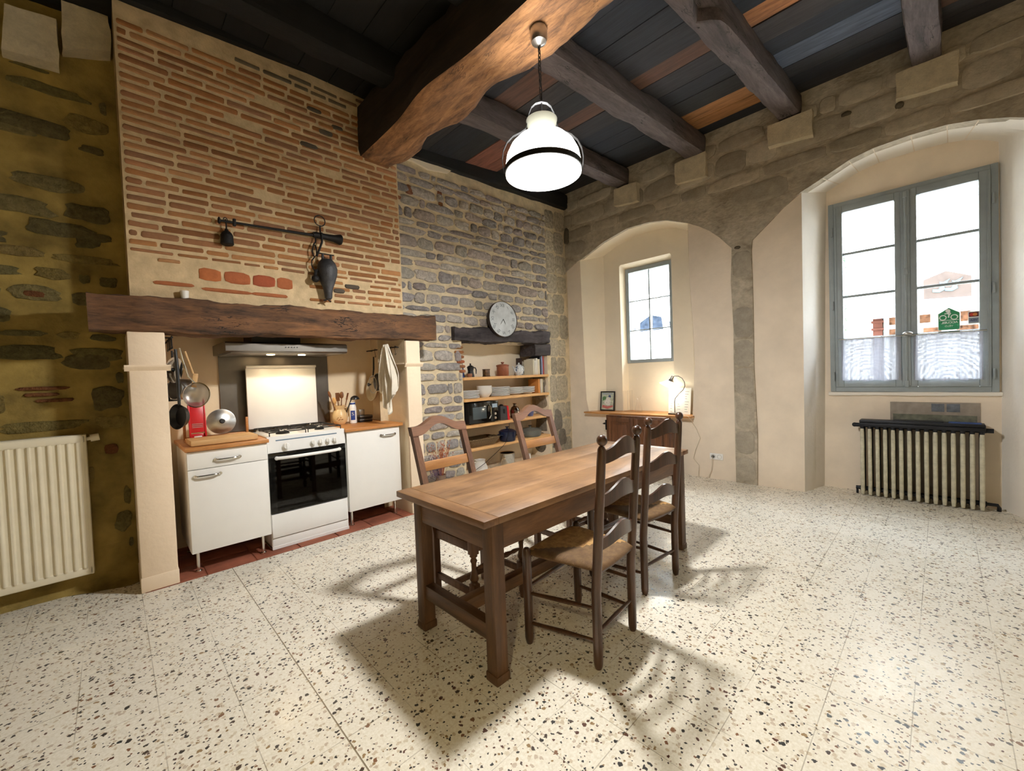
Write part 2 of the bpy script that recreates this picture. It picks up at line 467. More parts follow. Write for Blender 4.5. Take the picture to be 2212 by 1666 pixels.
M['radiator_white'] = plain('cream_radiator_paint', (232, 224, 200), .45, var=.03)
M['steel'] = plain('brushed_steel', (190, 188, 184), .32, 1., var=.06, vscale=30)
M['chrome'] = plain('polished_chrome', (215, 213, 208), .12, 1., var=.02)
M['dark_steel'] = plain('dark_brushed_steel', (120, 116, 110), .34, 1., var=.1, vscale=6)
M['black'] = plain('black_plastic', (24, 23, 23), .4, var=.05)
M['black_iron'] = plain('black_wrought_iron', (30, 28, 27), .6, .4, var=.2, vscale=25, bump=.4)
M['grey_iron'] = plain('grey_cast_iron', (66, 66, 68), .5, .5, var=.25, vscale=12, bump=.35)
M['black_gloss'] = plain('black_glass', (12, 13, 13), .06, var=.0)
M['window_paint'] = plain('grey_window_paint', (152, 162, 166), .5, var=.05, vscale=12)
M['butcher'] = wood('butcher_block', (160, 98, 48), (204, 146, 84), 0, .45, 6, 10, .1)
M['board'] = wood('pale_chopping_board', (190, 146, 92), (222, 184, 130), 0, .6, 5, 9, .1)
M['pine'] = wood('pine_shelf', (196, 142, 84), (236, 192, 134), 0, .6, 5, 9, .15)
M['table'] = wood('oak_table_top', (98, 69, 44), (160, 122, 84), 0, .48, 6, 6, .2, .08, True)
M['table_leg'] = wood('oak_table_leg', (58, 39, 24), (114, 80, 50), 2, .5, 5, 9, .2)
M['table_rail'] = wood('oak_table_rail', (70, 46, 28), (130, 92, 58), 0, .5, 5, 8, .2)
M['walnut'] = wood('dark_walnut_chair', (40, 24, 15), (92, 60, 40), 2, .32, 5, 9, .15, .3)
M['chairwood'] = wood('brown_oak_chair', (72, 46, 32), (128, 92, 68), 2, .45, 5, 9, .15)
M['chaircrest'] = wood('brown_oak_crest', (72, 46, 32), (128, 92, 68), 0, .45, 5, 9, .15)
M['chairrail'] = wood('honey_oak_rail', (126, 82, 44), (186, 134, 78), 0, .45, 5, 9, .15)
M['dark_cabinet'] = wood('old_dark_cabinet', (58, 34, 20), (124, 80, 48), 2, .5, 5, 9, .2)
M['sill_wood'] = wood('honey_sill_board', (150, 98, 50), (206, 152, 92), 1, .4, 5, 9, .1)
def make_rush():
    m, N = new_mat('woven_rush', (170, 128, 74), .7)
    a = N.add('VertexColor', layer_name='Col'); sep = N.add('SeparateColor'); N.link(a.outputs['Color'], sep.inputs[0])
    v0_ = N.mapping(); wob_ = N.math('MULTIPLY', N.noise(v0_, 26, 3), 9.)
    s = N.math('SINE', N.math('MULTIPLY_ADD', sep.outputs[0], 470.)); v = N.mapping()
    s.node.inputs[0].links[0].from_node.inputs[2].default_value = 0.; N.link(wob_, s.node.inputs[0].links[0].from_node.inputs[2])
    h = N.math('ADD', N.math('MULTIPLY', s, .24), N.math('MULTIPLY', N.noise(v, 40, 4), .9))
    c = N.ramp(h, [(.0, lin((84, 54, 28))), (.35, lin((170, 124, 68))), (.75, lin((222, 180, 116)))])
    c = N.mix(N.math('MULTIPLY', sep.outputs[1], .85), c, lin((62, 42, 28)))
    N.link(c, N.b.inputs['Base Color']); N.bump(h, .7, .004); return m
M['rush'] = make_rush()
M['glass'] = glass('clear_glass')
M['pane'] = glass('window_pane', alpha=1.)
M['ceramic'] = plain('white_stoneware', (226, 222, 214), .3, var=.03)
M['plate_white'] = plain('white_plate_glaze', (232, 233, 232), .25, var=.02)
M['bluewhite'] = plain('bluish_porcelain', (206, 212, 218), .25, var=.03)
M['lamp_white'] = emit('lit_opal_glass', (255, 250, 242), 5.)
M['lamp_neck'] = plain('opal_glass_cup', (214, 218, 206), .25, var=.02)
M['bulb'] = emit('lit_bulb', (255, 236, 205), 60.)
M['hood_bulb'] = emit('lit_hood_lamp', (255, 216, 160), 40.)
M['shade_warm'] = emit('lit_table_lamp_shade', (255, 244, 224), 2.6)
M['red'] = plain('red_plastic', (196, 26, 34), .35, var=.04)
M['cloth'] = plain('off_white_cotton', (226, 218, 202), .95, var=.06, bump=.3, bscale=180)
M['teal'] = plain('dark_teal_iron', (16, 20, 30), .5, .2, var=.3, vscale=10)
M['worn_paint'] = plain('worn_cream_radiator_paint', (206, 202, 180), .6, var=.2, vscale=16)

# ------------------------------------------------------------------ floor
YB = 4.06          # back wall plane        (fireplace wall)
XR = 5.17          # window wall plane
mb = MB(); mb.bx(-3.2, 5.95, -3.2, 3.64, -.2, 0); mb.bx(-3.2, .1, 3.64, 4.5, -.2, 0); mb.bx(2.25, 5.95, 3.64, 4.5, -.2, 0)
struct('floor', mb, M['terrazzo'], 'cream terrazzo floor with dark stone chips and square joints', 'floor')
mb = MB()
for i in range(7):
    for j in range(3):
        x0 = .12 + i * .31; y0 = 3.64 + j * .29
        mb.bx(x0 + .005, min(x0 + .305, 2.24), y0 + .004, y0 + .285, -.06, .006 + RND.uniform(-.003, .003), .004)
mb.bx(.1, 2.25, 3.64, 4.5, -.2, -.002)
struct('hearth_floor', mb, M['terracotta'], 'red terracotta hearth tiles under the kitchen units', 'hearth floor')

# ------------------------------------------------------------------ back wall, rubble part with the shelf niche
NX0, NX1, NZ1 = 3.085, 4.66, 1.775
fnb = lambda u, v, d: (u, YB - d, v)
GREY = [(192, 185, 178), (178, 173, 170), (200, 192, 182), (166, 161, 160), (206, 199, 189), (192, 180, 171), (184, 179, 168), (176, 166, 164)]
mb = MB(); mb.mi = 0
mb.c = (1, 1, 1, 1)
mb.sheet([[(2.0, -.1), (NX0, -.1), (NX0, NZ1), (NX1, NZ1), (NX1, -.1), (5.25, -.1), (5.25, 4.3), (2.0, 4.3)]], lambda u, v: (u, YB, v))
# niche: back, sides and top
mb.mi = 2
mb.sheet([[(NX0 - .02, -.05), (NX1 + .02, -.05), (NX1 + .02, NZ1 + .1), (NX0 - .02, NZ1 + .1)]], lambda u, v: (u, YB + .37, v))
mb.sheet([[(YB, 0), (YB + .38, 0), (YB + .38, NZ1 + .1), (YB, NZ1 + .1)]], lambda u, v: (NX0, u, v))
mb.sheet([[(YB, 0), (YB + .38, 0), (YB + .38, NZ1 + .1), (YB, NZ1 + .1)]], lambda u, v: (NX1, u, v))
mb.sheet([[(NX0, YB), (NX1, YB), (NX1, YB + .38), (NX0, YB + .38)]], lambda u, v: (u, v, NZ1))
mb.mi = 1
keep = lambda u, v: not (NX0 - .01 < u < NX1 + .01 and v < 1.96) and not (2.93 < u < 4.64 and 1.76 < v < 1.96)
yes = lambda u, v: True
for (a, b, c, d, sd) in ((2.135, 3.07, .02, 1.76, 11), (2.135, 2.93, 1.76, 1.97, 14), (2.135, 4.70, 1.965, 3.72, 17)):
    courses(mb, fnb, a, b, c, d, (.08, .155), (.13, .40), .022, yes, GREY, .022, sd, .03 if d > 2 else .012, 3.8, .27, 20, .985, .4)
# smoother dressed stones in the corner
PALE = [(196, 184, 160), (204, 194, 172), (184, 174, 154), (192, 182, 162)]
courses(mb, fnb, 4.70, 5.17, 0.02, 3.8, (.24, .42), (.22, .36), .006, lambda u, v: True, PALE, .008, 5, 0, 11., .03, 24, 1, .05)
# worn bricks at the left top of the niche
mb.c = (*lin((172, 104, 74)), 1)
for k in range(6):
    mb.c = (*[x * RND.uniform(.8, 1.2) for x in lin((176, 108, 76))], 1)
    stone(mb, fnb, 3.03 + .01 * k, 1.70 - k * .058, .075 - .006 * k, .019, .02, RND, 12)
# bricks high beside the chimney breast
for (u, v, a, b) in ((2.45, 3.42, .05, .05), (2.22, 3.44, .07, .02), (2.2, 3.37, .06, .02), (2.3, 3.30, .05, .018), (2.85, 3.47, .03, .05), (2.86, 3.36, .028, .06), (2.18, 3.28, .05, .02), (3.0, 2.02, .05, .015)):
    mb.c = (*[x * RND.uniform(.8, 1.1) for x in lin((160, 104, 74))], 1)
    stone(mb, fnb, u, v, a, b, .016, RND, 12)
# darker stones low at the niche's right side
for (u, v, a, b) in ((4.86, .62, .09, .16), (4.95, .35, .1, .12), (4.8, .3, .08, .1)):
    mb.c = (*lin((138, 130, 118)), 1); stone(mb, fnb, u, v, a, b, .014, RND, 18, 4., .4)
# rough stones on the niche's right cheek
fnc = lambda u, v, d: (NX1 - d, u, v)
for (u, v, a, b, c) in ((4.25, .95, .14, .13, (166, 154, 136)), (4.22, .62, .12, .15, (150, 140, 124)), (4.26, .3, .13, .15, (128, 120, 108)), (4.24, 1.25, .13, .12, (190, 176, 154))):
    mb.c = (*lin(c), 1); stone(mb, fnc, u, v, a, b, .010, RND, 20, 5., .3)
# plaster patch under the ceiling
mb.mi = 2; mb.c = (1, 1, 1, 1)
mb.prism([(2.3, 3.72), (2.43, 3.90), (2.56, 3.93), (3.16, 3.93), (2.97, 3.75), (2.7, 3.71), (2.5, 3.74)], lambda u, v, d: (u, YB - d, v), -.01, .03)
struct('wall_back', mb, [M['mortar_stone'], M['rubble'], M['plaster_niche']], 'grey rubble stone wall with pale mortar around the shelf niche', 'wall')

# ------------------------------------------------------------------ back wall, dim part left of the chimney
YELLOW_LIT = [(136, 122, 72), (124, 114, 70), (146, 128, 74), (112, 106, 70), (132, 120, 78), (118, 110, 72), (152, 132, 80)]  # stone tones that carry the dim yellow light of this corner
mb = MB(); mb.mi = 0
mb.sheet([[(-3.2, -.1), (.3, -.1), (.3, 4.3), (-3.2, 4.3)]], lambda u, v: (u, YB, v))
mb.mi = 1
courses(mb, fnb, -1.6, .09, .02, 3.45, (.1, .19), (.16, .44), .05, lambda u, v: True, YELLOW_LIT, .008, 21, .05, 3.6, .4, 18, .62, .2)
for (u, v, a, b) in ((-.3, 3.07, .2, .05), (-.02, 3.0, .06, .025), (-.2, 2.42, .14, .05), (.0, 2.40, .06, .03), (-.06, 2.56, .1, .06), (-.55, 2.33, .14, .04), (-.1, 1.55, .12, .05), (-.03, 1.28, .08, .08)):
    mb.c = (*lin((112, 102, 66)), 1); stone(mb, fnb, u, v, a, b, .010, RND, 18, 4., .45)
for (u, v, a, b) in ((-.32, 1.37, .12, .012), (-.33, 1.33, .08, .012), (-.27, 1.29, .09, .012), (-.02, .93, .035, .035), (-.33, 1.98, .05, .02)):
    mb.c = (*lin((128, 82, 50)), 1); stone(mb, fnb, u, v, a, b, .012, RND, 12)
mb.mi = 0; mb.c = (1, 1, 1, 1)   # mortar fillet at the foot of the wall
mb.grid(12, 5, lambda i, j: (-.75 + i * .86, YB - (1 - j) ** 1.6 * (.06 + .3 * max(0, i - .55) ** .8 * (1 - max(0, i - .93) * 6)), .0 + .26 * j ** 1.5 + .012 * noise.noise(Vector((i * 9, j * 5, 2)))))
struct('wall_back_left', mb, [M['mortar_yellow_lit'], M['rubble']], 'dim yellow lit rubble wall left of the brick chimney breast', 'wall')
def corbel(name, poly, fn, d0, d1, mat, label):
    m_ = MB(); m_.c = (*lin((208, 196, 170)), 1); m_.prism(poly, fn, d0, d1, False, True)
    bmesh.ops.recalc_face_normals(m_.bm, faces=m_.bm.faces)
    bmesh.ops.subdivide_edges(m_.bm, edges=list(m_.bm.edges), cuts=3, use_grid_fill=True)
    for q in m_.bm.verts: q.co += Vector((noise.noise(q.co * 9), noise.noise(q.co * 9 + Vector((5, 0, 0))), noise.noise(q.co * 9 + Vector((0, 5, 0))))) * .012
    for fc in m_.bm.faces: fc.smooth = True
    for fc in m_.bm.faces:
        for l in fc.loops: l[m_.cl] = m_.c
    return struct(name, m_, mat, label, 'corbel')
corbel('stone_corbel', [(-.39, 3.44), (-.15, 3.455), (-.15, 3.74), (-.36, 3.71)], fnb, -.05, .12, M['ashlar'], 'squared stone corbel at the top left, left of the dark gap')
corbel('stone_corbel', [(-.13, 3.57), (.1, 3.66), (.1, 3.93), (-.12, 3.93)], fnb, -.05, .12, M['ashlar'], 'stone corbel touching the top left edge of the brick chimney')

# ------------------------------------------------------------------ chimney breast of thin bricks
mb = MB(); mb.mi = 0
mb.bx(.115, 2.128, 3.735, 4.5, 1.9, 4.05); mb.mi = 1
BR = [(158, 110, 68), (148, 100, 60), (166, 118, 76), (138, 94, 60), (156, 110, 76), (168, 124, 84), (144, 104, 74), (152, 102, 60)]
fbr = lambda u, v, d: (u, 3.735 - d, v)
bot = lambda u, v: v > 2.03 + .0 * u
courses(mb, fbr, .12, 2.125, 2.30, 3.80, (.052, .062), (.14, .36), .016, bot, BR, .007, 3, .022, 6., .10, 12, .97, .25)
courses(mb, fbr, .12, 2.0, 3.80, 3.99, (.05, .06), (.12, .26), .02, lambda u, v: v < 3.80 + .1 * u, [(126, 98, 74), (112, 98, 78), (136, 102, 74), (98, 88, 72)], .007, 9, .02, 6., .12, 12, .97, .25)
courses(mb, fbr, .12, 2.125, 2.03, 2.30, (.05, .058), (.12, .26), .022, lambda u, v: not (.42 < u < 1.16 and v < 2.235) and not (u < .45 and v < 2.2), BR, .007, 4, .012, 6., .14, 12, .95, .25)
for (u, a, c) in ((.56, .07, (176, 104, 62)), (.73, .085, (170, 98, 62)), (.91, .08, (158, 82, 54)), (1.06, .06, (164, 96, 60))):
    mb.c = (*lin(c), 1); stone(mb, fbr, u, 2.165 - .005 * u, a, .045, .007, RND, 14, 5., .08)
for (u, v, a, b) in ((1.3, 3.36, .07, .02), (1.45, 3.52, .06, .02), (1.55, 3.6, .05, .02), (1.36, 3.68, .06, .016), (1.5, 2.15, .05, .02), (1.62, 2.2, .07, .02)):
    mb.c = (*lin((84, 76, 66)), 1); stone(mb, fbr, u, v, a, b, .012, RND, 12)
for (u, v, a) in ((.66, 2.055, .16), (.95, 2.055, .13), (.35, 2.07, .12)):
    mb.c = (*lin((160, 96, 60)), 1); stone(mb, fbr, u, v, a, .014, .006, RND, 12)
struct('chimney_breast', mb, [M['mortar_brick'], M['brick']], 'chimney breast of thin orange bricks in pale mortar', 'chimney breast')

# fireplace alcove
mb = MB(); AX0, AX1, AY, AZ = .2, 2.085, 4.4, 1.92
mb.sheet([[(AX0, 0), (AX1, 0), (AX1, AZ), (AX0, AZ)]], lambda u, v: (u, AY, v))
mb.sheet([[(3.66, 0), (AY, 0), (AY, AZ), (3.66, AZ)]], lambda u, v: (AX1, u, v))
mb.sheet([[(3.66, 0), (AY, 0), (AY, AZ), (3.66, AZ)]], lambda u, v: (AX0, u, v))
mb.sheet([[(AX0, 3.66), (AX1, 3.66), (AX1, AY), (AX0, AY)]], lambda u, v: (u, v, 1.92))
struct('fireplace_alcove', mb, M['plaster_warm'], 'warm plastered alcove of the old fireplace behind the cooker', 'alcove')
for nm, x0, x1, lab in (('chimney_pillar', .085, .275, 'cream painted pillar left of the white kitchen units'), ('chimney_pillar', 2.093, 2.25, 'cream painted pillar right of the white kitchen units')):
    mb = MB(); mb.bx(x0, x1, 3.65, 4.06, 0, 1.72, .008)
    mb.bx(x0 - .004, x1 + .004, 3.646, 4.06, 0, .1, .006)
    mb.prism([(3.652, 1.46), (3.635, 1.482), (3.628, 1.492), (3.628, 1.5), (3.652, 1.5)], lambda u, v, d: (d, u, v), x0 - .022, x1 + .022)
    mb.bx(x0 - .022, x1 + .022, 3.65, 4.06, 1.485, 1.5, .003)
    struct(nm, mb, M['pillar'], lab, 'pillar')
mb = MB(); rough_beam(mb, (-.085, 3.72, 1.708), (2.435, 3.72, 1.728), .2, .25, 70, .022, 3.2, 3, bites=((.95, -1, .03, .05), (.62, -1, .02, .03)))
struct('mantel_beam', mb, M['beam'], 'long dark hewn oak mantel beam above the cooker', 'mantel beam')

# niche lintel and the short block under its right end
mb = MB(); rough_beam(mb, (2.94, 4.10, 1.765), (4.65, 4.10, 1.775), .24, .175, 60, .034, 4, 8, bites=((.16, -1, .02, .05),))
struct('niche_lintel', mb, M['black_oak'], 'charred black oak lintel over the shelf niche', 'lintel')
mb = MB(); rough_beam(mb, (4.36, 4.17, 1.60), (4.70, 4.17, 1.61), .30, .17, 14, .01, 4, 4)
struct('lintel_block', mb, M['black_oak'], 'short black oak block under the right end of the niche lintel', 'lintel block')
mb = MB(); mb.bx(NX0, NX1, 4.05, 4.43, -.02, .10)
struct('niche_ledge', mb, M['plaster_warm'], 'low plastered ledge at the bottom of the shelf niche', 'ledge')

# ------------------------------------------------------------------ window wall
A1 = [(1.67, -.1), (1.669, .004), (1.669, 1.173), (1.662, 1.787), (1.679, 2.319), (1.662, 2.70), (1.718, 2.765), (1.793, 2.856), (1.911, 2.97), (2.033, 3.057), (2.16, 3.129), (2.43, 3.24), (2.672, 3.282), (2.986, 3.288), (3.361, 3.201), (3.742, 3.046), (3.85, 3.02), (4.053, 2.923), (4.149, 2.748), (4.3, 2.74)]
A2L = [(1.45, -.1), (1.438, .573), (1.459, 1.33), (1.455, 2.042), (1.461, 2.632), (1.45, 2.737), (1.289, 2.876), (1.15, 3.0), (.992, 3.108), (.813, 3.185), (.609, 3.278), (.433, 3.32), (.178, 3.332), (-.043, 3.321), (-.221, 3.282), (-.386, 3.224), (-.453, 3.19)]
A2R = [(-.6, 3.1), (-.8, 2.97), (-.95, 2.84), (-1.05, 2.73), (-1.06, 2.0), (-1.05, -.1)]
poly = [(-3.3, -.1)] + (A2L + A2R)[::-1] + A1 + [(4.3, 4.3), (-3.3, 4.3)]
mb = MB(); mb.mi = 0; fw = lambda u, v, d: (XR - d, u, v)
mb.prism(poly, fw, -.12, 0)
mb.mi = 1; mb.c = (*lin((152, 138, 112)), 1)
def inpoly(u, v, P):
    k = False
    for (x1, y1), (x2, y2) in zip(P, P[1:] + P[:1]):
        if (y1 > v) != (y2 > v) and u < (x2 - x1) * (v - y1) / (y2 - y1) + x1: k = not k
    return k
WS = [(182, 172, 154), (170, 161, 144), (192, 183, 166), (160, 151, 135), (178, 169, 152)]
courses(mb, fw, -1.6, 4.1, 2.72, 3.99, (.16, .27), (.25, .6), .02, lambda u, v: inpoly(u, v, poly) and v < 3.99, WS, .012, 31, .03, 5., .12, 16, .95, .1)
courses(mb, fw, 1.458, 1.662, .01, 2.72, (.28, .42), (.5, .6), .012, lambda u, v: True, [(178, 169, 152), (166, 158, 143), (186, 177, 160)], .006, 8, 0, 8., .05, 16, 1, .1)
mb.c = (*lin((96, 88, 74)), 1)
for (u, v, a, b) in ((.62, 3.72, .04, .02), (1.6, 2.69, .03, .016), (.25, 3.62, .03, .03), (4.02, 3.45, .05, .12)):
    stone(mb, fw, u, v, a, b, .02, RND, 12, 3., .3)
struct('wall_right', mb, [M['wallstone'], M['ashlar']], 'weathered grey brown stone of the window wall above two arches', 'wall')

XP = XR + .022     # plaster face inside the arches
R1F = [(3.717, .72), (3.76, .93), (3.775, 1.5), (3.789, 2.28), (3.80, 3.03), (3.742, 3.05), (3.361, 3.205), (2.986, 3.292), (2.672, 3.286), (2.43, 3.244), (2.16, 3.133), (2.159, 2.495), (2.128, 1.836), (2.117, 1.398), (2.166, .72)]
R1B = [(3.575, .72), (3.57, .93), (3.565, 1.5), (3.55, 2.28), (3.55, 3.08), (3.5, 3.10), (3.3, 3.18), (2.986, 3.25), (2.672, 3.245), (2.43, 3.20), (2.27, 3.12), (2.26, 2.495), (2.235, 1.836), (2.23, 1.398), (2.25, .72)]
X1B = 5.44; X1W = 5.60
big = [(4.4, -.1), (4.4, 3.4), (1.55, 3.4), (1.55, -.1)]
mb = MB(); mb.mi = 0
mb.sheet([big, R1F], lambda u, v: (XP, u, v))
mb.mi = 1
def soft(A, B, xa, xb, n=6):
    """loft with a rounded arris"""
    prev = [(xa, *p) for p in A]
    for i in range(1, n + 1):
        t = i / n; s_ = t
        cur = [(xa + (xb - xa) * t, a[0] + (b[0] - a[0]) * s_ + .008 * math.sin(PI * t) * noise.noise(Vector((a[0] * 3, a[1] * 3, t * 4))), a[1] + (b[1] - a[1]) * s_) for a, b in zip(A, B)]
        mb.loft(prev, cur); prev = cur
soft(R1F, R1B, XP, X1B)
W1 = (2.50, 3.285, .72, 2.89)     # inner splay of the small window: y0,y1,z0,z1
h1 = [(W1[1], W1[2]), (W1[1], W1[3] - .02), (W1[1] - .02, W1[3]), (W1[0] + .02, W1[3]), (W1[0], W1[3] - .02), (W1[0], W1[2])]
mb.sheet([R1B, [(p[0], max(p[1], .73)) for p in h1]], lambda u, v: (X1B, u, v))
h2 = [(3.262, .72), (3.262, 2.83), (3.25, 2.84), (2.545, 2.84), (2.535, 2.83), (2.535, .72)]
soft(h1, h2, X1B, X1W - .02, 3)
mb.sheet([h2, [(3.255, 1.45), (3.255, 2.835), (2.54, 2.835), (2.54, 1.45)]], lambda u, v: (X1W - .02, u, v))
mb.loft([(X1W - .02, 3.255, 1.45), (X1W - .02, 2.54, 1.45)], [(X1W + .35, 3.3, 1.40), (X1W + .35, 2.5, 1.40)])
mb.loft([(X1W - .02, 3.255, 1.45), (X1W - .02, 3.255, 2.835), (X1W - .02, 2.54, 2.835), (X1W - .02, 2.54, 1.45)], [(X1W + .35, 3.35, 1.40), (X1W + .35, 3.35, 2.9), (X1W + .35, 2.45, 2.9), (X1W + .35, 2.45, 1.40)])
struct('wall_right_plaster', mb, [M['plaster'], M['plaster_niche']], 'cream plaster filling the left arch around the small window', 'wall', sharp=60)

R2F = [(1.008, -.1), (1.008, 0), (1.0, 1.2), (.996, 2.3), (.992, 3.108), (.813, 3.187), (.609, 3.28), (.433, 3.322), (.178, 3.334), (-.043, 3.323), (-.221, 3.284), (-.386, 3.226), (-.453, 3.192), (-.57, 3.125), (-.56, 2.3), (-.55, 1.2), (-.56, 0), (-.56, -.1)]
R2B = [(.905, -.1), (.905, 0), (.885, 1.2), (.87, 2.3), (.85, 3.175), (.74, 3.225), (.58, 3.29), (.42, 3.325), (.17, 3.332), (-.05, 3.321), (-.15, 3.30), (-.24, 3.265), (-.30, 3.235), (-.352, 3.20), (-.36, 2.3), (-.362, 1.2), (-.36, 0), (-.36, -.1)]
X2B = 5.60
mb = MB(); mb.mi = 0
mb.sheet([[(1.56, -.1), (1.56, 3.5), (-1.3, 3.5), (-1.3, -.1)], R2F], lambda u, v: (XP, u, v))
mb.mi = 1; soft(R2F, R2B, XP, X2B, 7)
mb.mi = 0
wy0, wy1, wz0, wz1 = -.348, .832, 1.038, 3.02
mb.sheet([R2B, [(wy1, wz0), (wy1, wz1), (wy0, wz1), (wy0, wz0)]], lambda u, v: (X2B, u, v))
mb.loft([(X2B, wy1, wz0), (X2B, wy1, wz1), (X2B, wy0, wz1), (X2B, wy0, wz0), (X2B, wy1, wz0)], [(X2B + .4, wy1 + .1, wz0 - .05), (X2B + .4, wy1 + .1, wz1 + .1), (X2B + .4, wy0 - .1, wz1 + .1), (X2B + .4, wy0 - .1, wz0 - .05), (X2B + .4, wy1 + .1, wz0 - .05)])
mb.mi = 0        # mortar joints of the whitened voussoirs
for (a, b) in (((.813, 3.187), (.74, 3.225)), ((.609, 3.28), (.58, 3.29)), ((.433, 3.322), (.42, 3.325)), ((.178, 3.334), (.17, 3.332)), ((-.043, 3.323), (-.05, 3.321)), ((-.221, 3.284), (-.15, 3.30))):
    mb.tube([(XP + .0, a[0], a[1] - .001), (X2B, b[0], b[1] - .001)], .0035, 6)
struct('wall_right_bay', mb, [M['plaster'], M['plaster_white'], M['wallstone']], 'plastered bay of the right arch around the tall window', 'wall', sharp=60)
mb = MB(); rough_beam(mb, (X2B - .012, wy1 + .02, wz0 - .04), (X2B - .012, wy0 - .02, wz0 - .035), .03, .035, 20, .006, 4, 3)
struct('trim_1', mb, M['plaster_white'], 'white plaster lip under the tall window frame', 'trim')
for (y0, y1, z0, z1, w) in ((1.90, 2.26, 3.57, 3.86, 'second from the corner'), (.875, 1.265, 3.60, 3.86, 'third from the corner'), (2.775, 3.12, 3.565, 3.83, 'nearest the corner'), (-.11, .265, 3.60, 3.87, 'above the tall window')):
    corbel('stone_corbel', [(y0, z0 + .01), (y1, z0 + .05), (y1, z1), (y0, z1)], fw, -.05, .085, M['ashlar'], 'stone corbel under a joist of the window wall, ' + w)

# the room's other two walls, behind the camera
mb = MB(); mb.sheet([[(-3.3, -.1), (4.3, -.1), (4.3, 4.3), (-3.3, 4.3)]], lambda u, v: (-3.0, u, v))
struct('wall_left', mb, M['mortar_yellow_lit'], 'ochre stone wall on the left side behind the viewer', 'wall')
mb = MB(); mb.sheet([[(-3.3, -.1), (6, -.1), (6, 4.3), (-3.3, 4.3)]], lambda u, v: (u, -3.0, v))
struct('wall_front', mb, M['plaster'], 'plain plastered wall behind the viewer', 'wall')

# ------------------------------------------------------------------ ceiling
mb = MB(); rr = random.Random(5)
DK = [(28, 29, 35), (37, 36, 40), (26, 29, 37), (42, 39, 41), (32, 31, 32), (24, 27, 34), (48, 42, 40)]
ys = [4.35, 3.02, 2.04, 1.08, .08, -.9, -1.9, -3.1]
def plank(x0, x1, y0, y1, z0, z1, c):
    mb.c = (*lin(c), 1)
    th = .03; t = rr.uniform(-.004, .004)
    P = [(x0, z0 + t), (x1, z1 + t), (x1, z1 + t + th), (x0, z0 + t + th)]
    mb.prism(P, lambda u, v, d: (u, d, v), y0, y1)
zc = lambda x: 3.83 + (x - 2.0) * .085
x = 1.95
while x < 5.25:
    w = rr.uniform(.2, .3)
    for ya, yb in zip(ys, ys[1:]):
        c = rr.choice(DK)
        if rr.random() < .15: c = (84, 56, 40)
        if 4.4 < x + w / 2 < 5.05 and ya == 2.04: c = (152, 106, 64)
        if 3.45 < x + w / 2 < 3.75 and ya == 1.08: c = (150, 98, 56)
        if 4.2 < x + w / 2 < 4.55 and ya == 1.08: c = (72, 80, 94)
        if 3.1 < x + w / 2 < 3.75 and ya == 4.35: c = (120, 72, 54)
        plank(x + .003, x + w - .003, ya, yb, zc(x), zc(x + w), c)
    x += w
x = -3.1
while x < 1.95:
    w = rr.uniform(.22, .32)
    for ya, yb in zip(ys, ys[1:]): plank(x + .003, x + w - .003, ya, yb, 3.97, 3.97, rr.choice([(11, 11, 11), (9, 10, 11), (14, 13, 12)]))  # left bay planks near black, the dimness there put into the colour
    x += w
mb.c = (*lin((20, 18, 17)), 1); mb.bx(-3.2, 5.8, -3.2, 4.6, 4.2, 4.3)
struct('ceiling', mb, M['plank'], 'dark plank ceiling with a few bare orange boards', 'ceiling')
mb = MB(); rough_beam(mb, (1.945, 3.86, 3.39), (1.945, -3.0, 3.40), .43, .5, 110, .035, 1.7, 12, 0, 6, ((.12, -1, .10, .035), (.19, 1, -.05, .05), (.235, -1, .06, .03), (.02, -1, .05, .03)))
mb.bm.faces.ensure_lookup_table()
for k_ in range(110 * 24):      # left side darkened: the shade on it is put into its colour
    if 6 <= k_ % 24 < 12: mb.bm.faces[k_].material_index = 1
struct('ceiling_beam', mb, [M['beam_y'], M['beam_side_shade']], 'massive rough hewn main beam crossing the ceiling', 'ceiling beam')
JO = [((2.0, 2.90, 3.60), (5.3, 3.03, 3.875), .19, 'fourth from the right, beside the pendant lamp'), ((2.0, 2.03, 3.62), (5.3, 2.03, 3.885), .21, 'third from the right, running behind the lamp chain'), ((2.0, 1.13, 3.62), (5.3, 1.07, 3.90), .19, 'second from the right, broken at its near end'), ((2.0, .11, 3.62), (5.3, .075, 3.885), .185, 'rightmost, above the tall window'), ((2.0, -.92, 3.62), (5.3, -.92, 3.89), .2, 'out of view behind the viewer')]
for i, (a, b, w, s_) in enumerate(JO):
    mb = MB(); rough_beam(mb, a, b, w, .22, 50, .014, 2.4, 20 + i, bites=((.27, 1, .10, .05), (.30, 1, .05, .02)) if i == 2 else ())
    struct('ceiling_joist', mb, M['joist'], 'old grey brown ceiling joist, ' + s_, 'ceiling joist')
for i, y in enumerate((3.13, 2.1, 1.05, 0., -1.)):
    mb = MB(); rough_beam(mb, (-3.0, y, 3.745), (1.85, y, 3.755), .19, .23, 36, .012, 2.2, 40 + i)
    struct('ceiling_joist', mb, M['shade_black'], ('near black ceiling joist in front of the brick chimney', 'near black joist behind the chimney joist', 'near black joist over the viewer', 'near black joist behind the viewer', 'near black joist farthest behind the viewer')[i], 'ceiling joist')
mb = MB(); rough_beam(mb, (-.4, 3.93, 3.86), (1.85, 3.93, 4.0), .5, .2, 30, .012, 3, 51)
struct('wall_plate', mb, M['shade_black'], 'black timber resting on top of the brick chimney', 'wall plate')
mb = MB(); rough_beam(mb, (2.15, 4.08, 3.76), (5.2, 4.08, 3.86), .2, .22, 36, .012, 3, 52)
struct('wall_plate', mb, M['shade_black'], 'black timber along the top of the rubble wall', 'wall plate')
